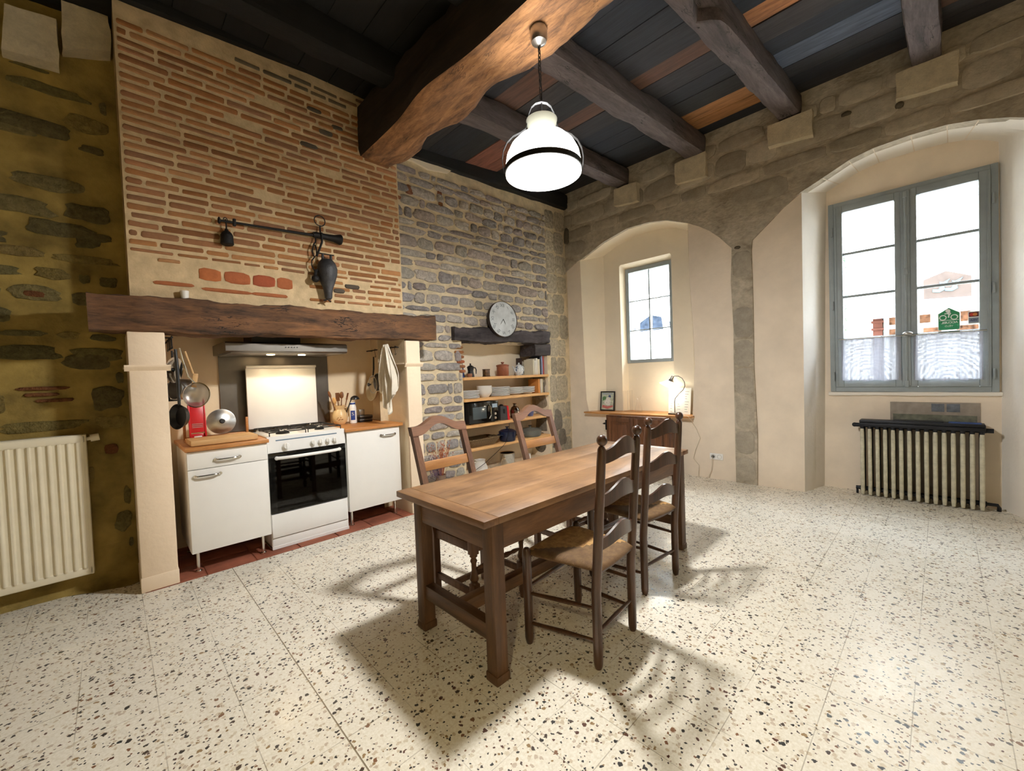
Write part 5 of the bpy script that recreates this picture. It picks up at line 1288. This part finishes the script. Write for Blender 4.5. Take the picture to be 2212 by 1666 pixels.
m.face([m.v(p) for p in loops[-1]]); m.face([m.v(p) for p in loops[0]][::-1]); bmesh.ops.remove_doubles(m.bm, verts=m.bm.verts, dist=.0005); m.build('weave', wk, bk)
m = MB(); m.tube(rr_loop(.258, .136, .096), .009, 8, True); m.build('rim', wk, bk)
for sx in (-1, 1):
    m = MB(); m.tube([(sx * .255, -.04, .096), (sx * .29, -.03, .10), (sx * .295, .03, .10), (sx * .255, .04, .096)], .007, 8); m.build('handle', wk, bk)
def casserole(name, label, x, y, z, r, h, col, side):
    t = at_(name, label, 'pot', x, y, z); mt = plain(name + '_enamel_%d' % col[2], col, .18, var=.05)
    lathe_part(t, 'body', mt, [(0, 0), (r * .86, 0), (r * .92, .008), (r, h * .5), (r, h), (r * .95, h), (r * .95, .02), (0, .012)], 40)
    lathe_part(t, 'lid', mt, [(r * 1.02, h), (r * 1.02, h + .008), (r * .7, h + .03), (r * .2, h + .042), (.012, h + .044), (.01, h + .058), (0, h + .058)], 40)
    m = MB(); m.lathe([(0, h + .072), (.026, h + .072), (.03, h + .066), (.012, h + .056)], seg=20); m.build('knob', M['black'], t)
    for a in (side, side + PI):
        m = MB(); c, s_ = math.cos(a), math.sin(a)
        m.tube([(r * c - .045 * s_ * k, r * s_ + .045 * c * k, h - .03) if abs(k) > .9 else ((r + .042) * c - .04 * s_ * k, (r + .042) * s_ + .04 * c * k, h - .026) for k in (-1, -.7, .7, 1)], .009, 8); m.build('handle', mt, t)
    return t
casserole('cast_iron_pot', 'navy blue enamelled pot with a lid on the lowest pine shelf', 3.86, 4.13, z4, .118, .125, (24, 32, 56), PI)
casserole('cast_iron_pot', 'grey green enamelled pot with a lid, right of the navy pot', 4.345, 4.16, z4, .165, .085, (104, 106, 100), 0)
# low ledge
t = at_('white_pitcher', 'white stoneware pitcher at the left of the low niche ledge', 'pitcher', 3.36, 4.13, .10)
lathe_part(t, 'body', M['ceramic'], [(0, 0), (.085, 0), (.1, .03), (.098, .08), (.07, .13), (.068, .16), (.074, .17), (.07, .17), (.064, .158), (.064, .13), (.09, .08), (.09, .03), (0, .01)], 32)
m = MB(); m.tube([(-.07, 0, .15), (-.11, 0, .14), (-.115, 0, .09), (-.095, 0, .06)], .008, 8); m.build('handle', M['ceramic'], t)
t = at_('glass_dish', 'clear glass dish beside the white pitcher', 'dish', 3.64, 4.15, .10)
lathe_part(t, 'body', M['glass'], [(0, 0), (.07, 0), (.1, .09), (.105, .1), (.1, .1), (.068, .008), (0, .008)], 32)
t = at_('steel_pot', 'shiny steel pot behind the glass dish on the low ledge', 'pot', 3.90, 4.19, .10)
lathe_part(t, 'body', M['chrome'], [(0, 0), (.1, 0), (.105, .01), (.105, .165), (.112, .172), (.108, .174), (.1, .165), (.1, .015), (0, .01)], 36)
t = at_('glass_jar', 'clear glass jar right of the shiny steel pot', 'jar', 4.06, 4.15, .10)
lathe_part(t, 'body', M['glass'], [(0, 0), (.05, 0), (.055, .1), (.05, .14), (.047, .14), (.05, .1), (.046, .008), (0, .008)], 28)
t = at_('small_cup', 'small white cup at the right end of the low ledge', 'cup', 4.26, 4.14, .10)
lathe_part(t, 'body', M['ceramic'], [(0, 0), (.03, 0), (.04, .03), (.04, .1), (.037, .1), (.036, .03), (0, .01)], 24)

# clock standing on the lintel
ck_ = thing('wall_clock', 'round white clock with Roman numerals leaning above the niche lintel', 'clock', (3.668, 3.925, 2.064), 0)
ck_.rotation_euler = (math.radians(-3), 0, math.radians(-4))
Mk = Matrix.Rotation(PI / 2, 3, 'X'); R_ = .23
m = MB(); m.lathe([(0, -.045), (R_ * .97, -.045), (R_, -.035), (R_, .01), (R_ * .992, .014), (R_ * .982, .011), (R_ * .98, .004)], (0, 0, 0), 56, Mk); m.build('case', plain('brown_black_clock_case', (60, 50, 46), .5, .3), ck_)
m = MB(); m.cyl((0, .04, .12), (0, .15, .12), .02, 12); m.build('wall_bracket', M['black_iron'], ck_)
m = MB(); m.lathe([(0, .004), (R_ * .982, .004)], (0, 0, 0), 56, Mk); m.build('dial', plain('mottled_clock_dial', (204, 210, 212), .6, var=.16, vscale=7), ck_)
m = MB()
for i, s_ in enumerate(('XII', 'I', 'II', 'III', 'IIII', 'V', 'VI', 'VII', 'VIII', 'IX', 'X', 'XI')):
    a = PI / 2 - i * PI / 6; p = Vector((math.cos(a) * R_ * .76, -.0052, math.sin(a) * R_ * .76))
    add_text(m, s_, .058, Matrix.Translation(p) @ Matrix.Rotation(-(i * PI / 6), 4, 'Y') @ Matrix.Rotation(PI / 2, 4, 'X'), .0004)
m.build('numerals', plain('grey_numerals', (124, 132, 138), .6, var=0), ck_)
for L_, a, w_ in ((.075, -65, .008), (.085, -125, .006)):
    m = MB(); aa = math.radians(a); m.tube([(0, -.0068, 0), (L_ * .6 * math.cos(aa), -.0068, L_ * .6 * math.sin(aa)), (L_ * math.cos(aa), -.0068, L_ * math.sin(aa))], [w_ * .5, w_ * .5, .001], 6); m.build('hand', M['black'], ck_)

# dried flowers on the floor by the rubble wall
fv = thing('dried_flowers', 'vase of dried red and mauve stems on the floor behind the chair', 'dried flowers', (2.58, 3.86, 0))
lathe_part(fv, 'vase', plain('brown_vase', (120, 96, 78), .6), [(0, 0), (.07, 0), (.09, .05), (.085, .16), (.05, .24), (.055, .27), (.05, .27), (.045, .24), (.07, .15), (0, .02)])
for nm, col, ox, n_, hh in (('red_stems', (178, 104, 70), .02, 46, .60), ('mauve_stems', (120, 96, 118), -.06, 34, .47)):
    m = MB()
    for k in range(n_):
        dx, dy, h_ = RND.gauss(ox * 1.3, .05), RND.gauss(0, .035), hh + RND.uniform(-.14, .05)
        m.tube([(dx * .15, dy * .2, .2), (dx * .6, dy * .6, h_ * .7), (dx * 1.25, dy * 1.1, h_)], [.0018, .0016, .001], 4)
        for q in range(3): f_ = .8 + .09 * q; m.ball((dx * 1.2 * f_, dy * f_, h_ * f_), .007, 5, (.6, .6, 1.4))
    o = m.build(nm, plain(nm + '_dry', col, .9, var=.2, vscale=30), fv); o['kind'] = 'stuff'

# ================================================================== TABLE
tb = thing('dining_table', 'long worn oak dining table on square legs', 'table', (2.1, 1.68, 0))
m = MB(); zt = .735; th = .032
x0, x1, y0, y1 = -1.005, 1.01, -.345, .40
m.bx(x0 + .085, x1 - .085, y0, y0 + .24, zt - th, zt, .003); m.bx(x0 + .085, x1 - .085, y0 + .2405, y0 + .50, zt - th, zt, .003); m.bx(x0 + .085, x1 - .085, y0 + .5005, y1, zt - th, zt, .003)
m.build('tabletop', M['table'], tb)
for xa, xb in ((x0, x0 + .0845), (x1 - .0845, x1)):
    m = MB(); m.bx(xa, xb, y0, y1, zt - th, zt, .003); m.build('breadboard_end', wood('oak_table_end', (94, 64, 40), (152, 112, 74), 1, .38, 5, 7, .15, .1), tb)
LXA, LXB, LYA, LYB = -.925, .915, -.305, .268
for x in (LXA, LXB):
    for y in (LYA, LYB):
        m = MB(); m.bx(x - .034, x + .034, y - .034, y + .034, .035, zt - th, .004); m.bx(x - .039, x + .039, y - .039, y + .039, 0, .042, .006); m.build('leg', M['table_leg'], tb)
for y in (LYA, LYB):
    m = MB(); m.bx(LXA + .034, LXB - .034, y - .028, y + .028, .585, zt - th, .003); m.build('apron', M['table_rail'], tb)
for x in (LXA, LXB):
    m = MB(); m.bx(x - .028, x + .028, LYA + .034, LYB - .034, .585, zt - th, .003); m.build('apron', wood('oak_end_rail', (62, 42, 26), (120, 84, 52), 1, .5, 5, 8, .2), tb)
    m = MB(); m.bx(x - .024, x + .03, LYA + .034, LYB - .034, .172, .245, .005); m.build('stretcher', wood('oak_stretcher', (58, 39, 24), (112, 78, 48), 1, .5, 5, 8, .2), tb)
m = MB(); m.bx(LXA + .03, LXB - .024, -.045, .015, .175, .24, .005); m.build('stretcher', M['table_rail'], tb)

# ================================================================== CHAIRS
def rush_seat(parent, wf, wr, yf, yr, z, th=.045, dip=.018):
    m = MB(); n = 22
    def P(i, j, top):
        u, v = i * 2 - 1, j; y = yr + (yf - yr) * v; w = wr + (wf - wr) * v
        e = max(abs(u), abs(2 * v - 1)); edge = (1 - min(1, max(0, (e - .8) / .2)) ** 2 * .8)
        ridge = .010 * math.exp(-((abs(u) - abs(2 * v - 1)) / .12) ** 2) * e
        zz = z + (th * .5 * edge - dip * (1 - e) - ridge * .6) if top else z - th * .45 * edge
        # rounded front corners
        return (u * w * (1 - .04 * (v if v > .9 else 0)), y + .012 * (1 - u * u) * (1 if v > .5 else -1) * abs(2 * v - 1), zz)
    m.grid(n, n, lambda i, j: P(i, j, True)); m.grid(n, n, lambda i, j: P(i, j, False))
    bmesh.ops.remove_doubles(m.bm, verts=m.bm.verts, dist=.0004)
    b = m.bm
    # sides
    top = {}; 
    for f_ in b.faces:
        c = f_.calc_center_median(); v = (c.y - yr) / (yf - yr); w = wr + (wf - wr) * v; u = c.x / w
        side = abs(u) > abs(2 * v - 1)
        for l in f_.loops:
            R_v = l.vert.co.y if side else l.vert.co.x
            dark = (.9 if u < 0 else .1) if side else (.15 if v > .5 else .85)
            l[m.cl] = (R_v * 2.6, dark, 0, 1)
    def rimz(t0, t1):
        pass
    bd = [e for e in b.edges if e.is_boundary]
    if bd: bmesh.ops.bridge_loops(b, edges=bd) if len({e for e in bd}) > 3 else None
    return m.build('seat', M['rush'], parent, 70)
def ladder_chair(label):
    t = thing('ladder_back_chair', label, 'chair', (0, 0, 0), 0, 'dark ladder back chairs on the near side of the table')
    lean = lambda z: -.18 - .055 * max(0, (z - .35) / .72)
    for sx in (-1, 1):
        m = MB(); X = .178 * sx
        zs = [0, .012, .03, .35, .6, .8, .95, 1.005, 1.015, 1.02]
        rs = [.015, .019, .0215, .0225, .022, .0215, .0205, .019, .014, .011]
        m.tube([(X, lean(z_), z_) for z_ in zs], rs, 14); m.ball((X, lean(1.045), 1.045), .0245, 16, (1, 1, 1.05)); m.build('back_post', M['walnut'], t)
    for sx in (-1, 1):
        m = MB(); X = .228 * sx
        m.tube([(X, .18, z_) for z_ in (0, .012, .03, .25, .44, .472, .482)], [.015, .019, .022, .0225, .0225, .020, .012], 14); m.build('front_leg', M['walnut'], t)
    for zc_, hh in ((.975, .075), (.775, .07), (.575, .065)):
        m = MB()
        def sl(u, side):
            x = -.165 + .33 * u; y = lean(zc_) + .0 - .028 * math.sin(PI * u); return x, y + side
        n = 20; A = []
        for i in range(n + 1):
            u = i / n; top = zc_ + hh * .28 + .048 * (math.sin(PI * u) ** 2.2); botz = zc_ - hh * .5 + .022 * (math.sin(PI * u) ** 2)
            x, y = sl(u, 0); A.append([m.v((x, y - .006, botz)), m.v((x, y + .006, botz)), m.v((x, y + .006, top)), m.v((x, y - .006, top))])
        for a, b in zip(A, A[1:]):
            for k in range(4): m.face([a[k], a[(k + 1) % 4], b[(k + 1) % 4], b[k]])
        m.face(A[0]); m.face(A[-1]); m.build('ladder_slat', M['walnut'], t)
    rush_seat(t, .232, .178, .198, -.20, .452)
    def rung(a, b, r=.0095):
        m = MB(); a, b = Vector(a), Vector(b); m.tube([a, a.lerp(b, .25), a.lerp(b, .5), a.lerp(b, .75), b], [r * .8, r, r * 1.2, r, r * .8], 10); m.build('rung', M['walnut'], t)
    for sx in (-1, 1):
        rung((.228 * sx, .18, .255), (.178 * sx, -.18, .275)); rung((.228 * sx, .18, .105), (.178 * sx, -.18, .125)); 
    rung((-.228, .18, .285), (.228, .18, .285)); rung((-.178, -.18, .165), (.178, -.18, .165)); rung((-.19, -.185, .435), (.19, -.185, .435), .012); rung((-.228, .18, .435), (.228, .18, .435), .012)
    return t
c1 = ladder_chair('dark ladder back rush chair nearest the viewer, by the table corner'); c1.location = (1.6955, 1.287, 0); c1.rotation_euler = (0, 0, math.radians(5))
dup(c1, (2.443, 1.415, 0), math.radians(-4.4), 'dark ladder back rush chair farther along the near side, before the sill cabinet')

def turned(m, x, y, prof, seg=18): m.lathe(prof, (x, y, 0), seg)
def panel_chair(label):
    t = thing('oak_rush_chair', label, 'chair', (0, 0, 0), 0, 'brown oak chairs on the far side of the table')
    ty = lambda z: -.175 - .20 * max(0, (z - .42) / .62)
    for sx in (-1, 1):
        m = MB(); X = .19 * sx; A = []
        for z_ in (0, .2, .42, .6, .8, 1.036):
            w = .02; d_ = .018; A.append([m.v((X - w, ty(z_) - d_, z_)), m.v((X + w, ty(z_) - d_, z_)), m.v((X + w, ty(z_) + d_, z_)), m.v((X - w, ty(z_) + d_, z_))])
        for a, b in zip(A, A[1:]):
            for k in range(4): m.face([a[k], a[(k + 1) % 4], b[(k + 1) % 4], b[k]])
        m.face(A[0]); m.face(A[-1]); m.build('back_post', M['chairwood'], t)
    m = MB(); n = 30; A = []
    for i in range(n + 1):
        u = i / n; x = -.2115 + .423 * u; s_ = max(0, math.sin(PI * (u - .1) / .8)) ** 2 if .1 < u < .9 else 0
        top = 1.04 + .055 * s_; bo = .985 + .062 * s_; A.append([m.v((x, ty(bo) - .021, bo)), m.v((x, ty(bo) + .021, bo)), m.v((x, ty(top) + .021, top)), m.v((x, ty(top) - .021, top))])
    for a, b in zip(A, A[1:]):
        for k in range(4): m.face([a[k], a[(k + 1) % 4], b[(k + 1) % 4], b[k]])
    m.face(A[0]); m.face(A[-1]); m.build('crest_rail', M['chaircrest'], t, 28)
    m = MB(); m.box((0, ty(.795), .795), (.35, .022, .06), Matrix.Rotation(.31, 3, 'X'), .003); m.build('back_rail', M['chairrail'], t)
    for sx in (-1, 1):
        m = MB(); X = .185 * sx
        m.bx(X - .022, X + .022, .153, .197, .385, .465, .003)
        turned(m, X, .175, [(.018, .385), (.022, .375), (.012, .365), (.02, .35), (.014, .335), (.013, .30), (.019, .275), (.025, .25), (.016, .232), (.021, .225)])
        m.bx(X - .022, X + .022, .153, .197, .10, .225, .004)
        turned(m, X, .175, [(.02, .10), (.012, .09), (.02, .07), (.022, .045), (.016, .01), (.014, .0), (0, .0)]); m.build('front_leg', M['chairwood'], t)
    rush_seat(t, .205, .195, .195, -.18, .462, .04, .014)
    for sx in (-1, 1):
        m = MB(); m.bx(.185 * sx - .012, .185 * sx + .012, -.16, .155, .395, .445, .003); m.build('seat_rail', M['chairwood'], t)
        m = MB(); m.bx(.187 * sx - .011, .187 * sx + .011, -.16, .155, .15, .185, .003); m.build('stretcher', M['chairwood'], t)
    m = MB(); m.bx(-.165, .165, .163, .187, .395, .445, .003); m.build('seat_rail', M['chairwood'], t)
    m = MB(); m.bx(-.175, .175, -.02, .004, .152, .182, .003); m.build('stretcher', M['chairwood'], t)
    m = MB(); Mx_ = Matrix.Rotation(PI / 2, 3, 'Y'); m.lathe([(.008, -.165), (.014, -.12), (.01, -.1), (.016, -.06), (.011, -.03), (.019, 0), (.011, .03), (.016, .06), (.01, .1), (.014, .12), (.008, .165)], (0, .175, .30), 14, Mx_); m.build('turned_stretcher', M['chairwood'], t)
    return t
p1 = panel_chair('brown oak chair with arched back at the kitchen end of the table'); p1.location = (1.548, 1.945, 0); p1.rotation_euler = (0, 0, PI + .02)
dup(p1, (2.455, 1.955, 0), PI - .02, 'brown oak chair with arched back in front of the grey pot')

# ================================================================== SILL OF THE LEFT ARCH
mb = MB(); mb.prism([(5.085, 2.14), (5.085, 3.74), (5.2, 3.74), (5.42, 3.58), (5.595, 3.26), (5.595, 2.53), (5.42, 2.24), (5.2, 2.14)], lambda u, v, d: (u, v, d), .729, .75)
single('sill_board', mb, M['sill_wood'], 'honey coloured wooden sill board under the small window', 'sill board')
cb = thing('wall_cabinet', 'old dark wooden cabinet under the sill board', 'cabinet', (5.0, 2.44, 0))
m = MB(); m.bx(.005, .185, 0, .86, 0, .728, .004); m.build('body', M['dark_cabinet'], cb)
for ya, yb in ((.02, .425), (.435, .84)):
    m = MB(); frame_ring(m, -.016, .006, ya, yb, .06, .70, .06); m.bx(-.004, .004, ya + .05, yb - .05, .11, .65); m.box((-.008, (ya + yb) / 2, .38), (.014, yb - ya - .18, .46), None, .006); m.build('door', M['dark_cabinet'], cb)
m = MB(); m.bx(-.02, .0, .845, .862, .52, .66, .002); m.ball((-.03, .868, .61), .014, 10); m.tube([(-.03, .868, .61), (-.02, .90, .605)], .006, 6); m.build('iron_latch', M['black_iron'], cb)
mb = MB(); mb.bx(4.99, 5.17, 2.345, 2.435, 0, .56, .006); mb.bx(4.975, 5.175, 2.335, 2.4375, .54, .565, .004); single('wooden_box', mb, M['dark_cabinet'], 'narrow dark wooden box beside the wall cabinet', 'box')
# framed picture
pf = thing('picture_frame', 'small black framed colourful picture on the sill board', 'picture', (5.33, 3.49, .75))
pf.rotation_euler = (0, math.radians(8), math.radians(6))
m = MB(); frame_ring(m, -.008, .008, -.118, .118, 0, .295, .02); m.build('frame', M['black'], pf)
m = MB(); m.bx(-.003, .006, -.1, .1, .018, .278); m.build('print', plain('pale_green_print', (196, 208, 190), .7, var=.25, vscale=30), pf)
for nm, P, c in (('pink_shape', [(.09, .05), (.0, .03), (-.09, .06), (-.085, .085), (.0, .07), (.08, .09)], (206, 120, 116)), ('pale_shape', [(.03, .09), (-.04, .08), (-.05, .15), (-.03, .21), (.01, .2), (.05, .13)], (232, 232, 226)), ('blue_shape', [(-.015, .2), (-.05, .2), (-.055, .225), (-.035, .24), (-.012, .23)], (70, 84, 132)), ('green_shape', [(.08, .15), (.03, .17), (.02, .21), (.06, .22), (.085, .2)], (96, 140, 96)), ('title_strip', [(.08, .25), (-.08, .25), (-.08, .262), (.08, .262)], (150, 160, 190))):
    m = MB(); m.prism(P, lambda u, v, d: (-.0032 - d, u, v), 0, .0006); m.build(nm, plain('print_' + nm, c, .7, var=.2, vscale=40), pf)
for (y, r0, h_, lab) in ((3.20, .033, .30, 'left of the pair of tall clear glass vases on the sill'), (3.125, .034, .31, 'right of the pair of tall clear glass vases on the sill')):
    t = thing('glass_vase', 'tall straight clear vase, ' + lab, 'vase', (5.37, y, .75), 0, 'tall clear vases on the sill')
    lathe_part(t, 'body', M['glass'], [(0, 0), (r0, 0), (r0, .01), (r0 * 1.05, h_), (r0 * .95, h_), (r0 * .9, .015), (0, .012)], 28)
t = thing('carafe', 'clear waisted glass carafe on the sill beside the tall vases', 'carafe', (5.35, 2.985, .75))
lathe_part(t, 'body', M['glass'], [(0, 0), (.05, 0), (.056, .012), (.04, .09), (.022, .15), (.024, .18), (.04, .225), (.037, .225), (.02, .18), (.018, .15), (.036, .09), (.05, .014), (0, .01)], 28)
# table lamp
tl = thing('table_lamp', 'lit table lamp with a white glass shade and curved dark stem', 'table lamp', (5.25, 2.415, .75))
m = MB(); m.bx(-.06, .06, -.07, .065, 0, .022, .004); m.build('base', M['dark_steel'], tl)
m = MB(); m.tube([(0, .0, .02), (0, .0, .17), (0, -.01, .21), (0, -.06, .27), (0, -.115, .32), (0, -.14, .37), (0, -.135, .42), (0, -.105, .47), (0, -.06, .497), (0, -.01, .5), (0, .02, .485)], .0055, 10); m.build('stem', M['dark_steel'], tl)
ax_ = Vector((-.12, .42, -.9)).normalized(); Ms_ = ax_.to_track_quat('Z', 'Y').to_matrix()
m = MB(); m.lathe([(0, -.02), (.018, -.02), (.02, .02), (.042, .055), (.040, .055), (.018, .025), (0, .02)], (0, .022, .482), 24, Ms_); m.build('socket_cap', M['steel'], tl)
m = MB(); m.lathe([(.041, .052), (.075, .09), (.118, .125), (.116, .127), (.073, .094), (.039, .055)], (0, .022, .482), 36, Ms_); m.build('shade', M['shade_warm'], tl)
m = MB(); m.ball(Vector((0, .022, .482)) + ax_ * .088, .022, 12); m.build('bulb', M['bulb'], tl)
# laminated sheet
ls = thing('information_sheet', 'white laminated information sheet leaning behind the table lamp', 'sheet', (5.325, 2.40, .75))
ls.rotation_euler = (0, math.radians(7), math.radians(-5))
m = MB(); m.bx(-.0015, .0015, -.16, .145, 0, .345); m.build('sheet', plain('laminated_paper', (236, 238, 234), .25, var=.01), ls)
m = MB(); g_ = MB()
for k in range(9):
    for col_ in (.12, .02, -.08):
        if RND.random() < .82:
            L_ = RND.uniform(.025, .055); q = g_ if RND.random() < .18 else m; z_ = .03 + k * .033 + RND.uniform(-.004, .004)
            q.bx(-.0022, -.0015, col_ - L_, col_, z_, z_ + .006)
m.build('grey_text_rows', plain('grey_print', (150, 152, 156), .6, var=0), ls); g_.build('green_text_rows', plain('green_print', (110, 160, 130), .6, var=0), ls)
# lamp cord, socket, plug
mb = MB(); mb.tube([(5.19, 2.395, .775), (5.10, 2.25, .762), (5.06, 2.16, .752), (5.07, 2.125, .70), (5.172, 2.115, .6), (5.178, 2.07, .48), (5.178, 2.13, .33), (5.178, 2.16, .22), (5.178, 2.09, .14), (5.172, 2.10, .03), (5.14, 2.08, .006)], .003, 6)
single('lamp_cord', mb, plain('pale_cord', (206, 194, 172), .6), 'pale lamp cord hanging down the plaster right of the sill', 'cord')
so = thing('wall_socket', 'white double wall socket low on the plaster beside the stone pier', 'socket', (XP, 1.888, .272))
m = MB(); m.bx(-.01, 0, -.075, .075, -.038, .038, .004); m.build('plate', M['white_metal'], so)
for y in (.036, -.036):
    m = MB(); m.lathe([(0, .006), (.02, .006), (.022, .0115), (.026, .0115), (.027, .009)], (0, y, 0), 24, Matrix.Rotation(-PI / 2, 3, 'Y')); m.build('outlet', plain('grey_white_outlet', (196, 196, 192), .4), so)
pg = thing('plug', 'grey plug with a pale cord in the left half of the wall socket', 'plug', (XP - .008, 1.924, .272))
m = MB(); m.cyl((0, 0, 0), (-.03, 0, 0), .017, 14, .012); m.build('plug_body', plain('grey_plug', (108, 108, 106), .5), pg)
m = MB(); m.tube([(-.03, 0, 0), (-.04, .0, -.02), (-.03, .005, -.1), (-.01, .02, -.17), (-.02, .05, -.24), (-.05, .07, -.266)], .003, 6); m.build('cord', plain('pale_cord_b', (206, 194, 172), .6), pg)

# ================================================================== CAST IRON RADIATOR under the tall window
cr_ = thing('cast_iron_radiator', 'old cast iron column radiator with worn cream fronts under the tall window', 'radiator', (5.42, .562, .0))
NS = 15; dy = .0572
def section():
    m = MB(); m.mi = 1
    m.tube([(0, 0, .012), (-.002, 0, .05), (-.002, 0, .64), (.0, 0, .69)], [.013, .0165, .0165, .012], 12)
    m.mi = 0
    for x in (.055, .11): m.tube([(x, 0, .03), (x, 0, .70)], .016, 10)
    m.tube([(-.004, 0, .675), (.0, 0, .715), (.02, 0, .733), (.09, 0, .733), (.112, 0, .71), (.115, 0, .68)], [.014, .022, .025, .025, .022, .016], 12)
    m.tube([(.0, 0, .05), (.115, 0, .05)], .022, 10); m.cyl((.055, dy * .5, .705), (.055, -dy * .5, .705), .022, 12); m.cyl((.055, dy * .5, .06), (.055, -dy * .5, .06), .022, 12)
    return m
for k in range(NS):
    if k == 0: s0 = section().build('section', [M['teal'], M['worn_paint']], cr_); o = s0
    else: o = s0.copy(); COL.objects.link(o); o.parent = cr_
    o.location = (0, -k * dy, 0)
m = MB(); m.cyl((.055, .0, .705), (.055, .06, .705), .02, 12); m.ball((.055, .065, .705), .022, 10); m.build('end_plug', M['teal'], cr_)
m = MB(); m.cyl((.055, 0, .06), (.055, .06, .06), .018, 12); m.cyl((.055, .05, .0), (.055, .05, .06), .01, 10); m.build('valve', M['teal'], cr_)
m = MB(); m.cyl((.055, -(NS - 1) * dy, .705), (.055, -(NS - 1) * dy - .07, .705), .02, 12); m.build('end_plug', M['teal'], cr_)
m = MB(); m.tube([(.055, -(NS - 1) * dy, .06), (.055, -(NS - 1) * dy - .09, .06), (.075, -(NS - 1) * dy - .1, .03), (.09, -(NS - 1) * dy - .1, .0)], .014, 10); m.build('pipe', M['teal'], cr_)
m = MB(); m.bx(-.018, .125, -(NS - 1) * dy - .022, .022, .736, .763, .008); m.bx(-.022, -.004, -(NS - 1) * dy - .02, .02, .70, .735, .006); m.build('top_bar', M['teal'], cr_)
pq = thing('heat_panel', 'grey stone like panel with bluish squares on the wall behind the radiator', 'panel', (5.598, .062, .70))
m = MB(); m.bx(-.006, 0, -.30, .30, 0, .237, .002); m.build('board', plain('grey_beige_panel', (158, 148, 136), .8, var=.15, vscale=14), pq)
m = MB(); m.bx(-.008, -.005, -.075, .01, .15, .225); m.bx(-.008, -.005, -.175, -.09, .15, .225); m.build('bluish_squares', plain('blue_grey_slate', (112, 118, 126), .8, var=.3, vscale=20), pq)
m = MB(); m.bx(-.0075, -.005, -.28, .28, .0, .12); m.build('green_grey_band', plain('green_grey_slate', (122, 124, 108), .8, var=.3, vscale=18), pq)
mb = MB(); mb.box((5.487, .162, .7665), (.13, .34, .006), 0., .001); single('flat_tray', mb, M['teal'], 'thin dark tray lying on the cast iron radiator, left half', 'tray')
mb = MB(); mb.box((5.487, -.14, .7655), (.11, .2, .004), -.05, .001); single('blue_card', mb, plain('blue_card', (40, 78, 150), .4), 'blue card lying on the right end of the cast iron radiator', 'card')
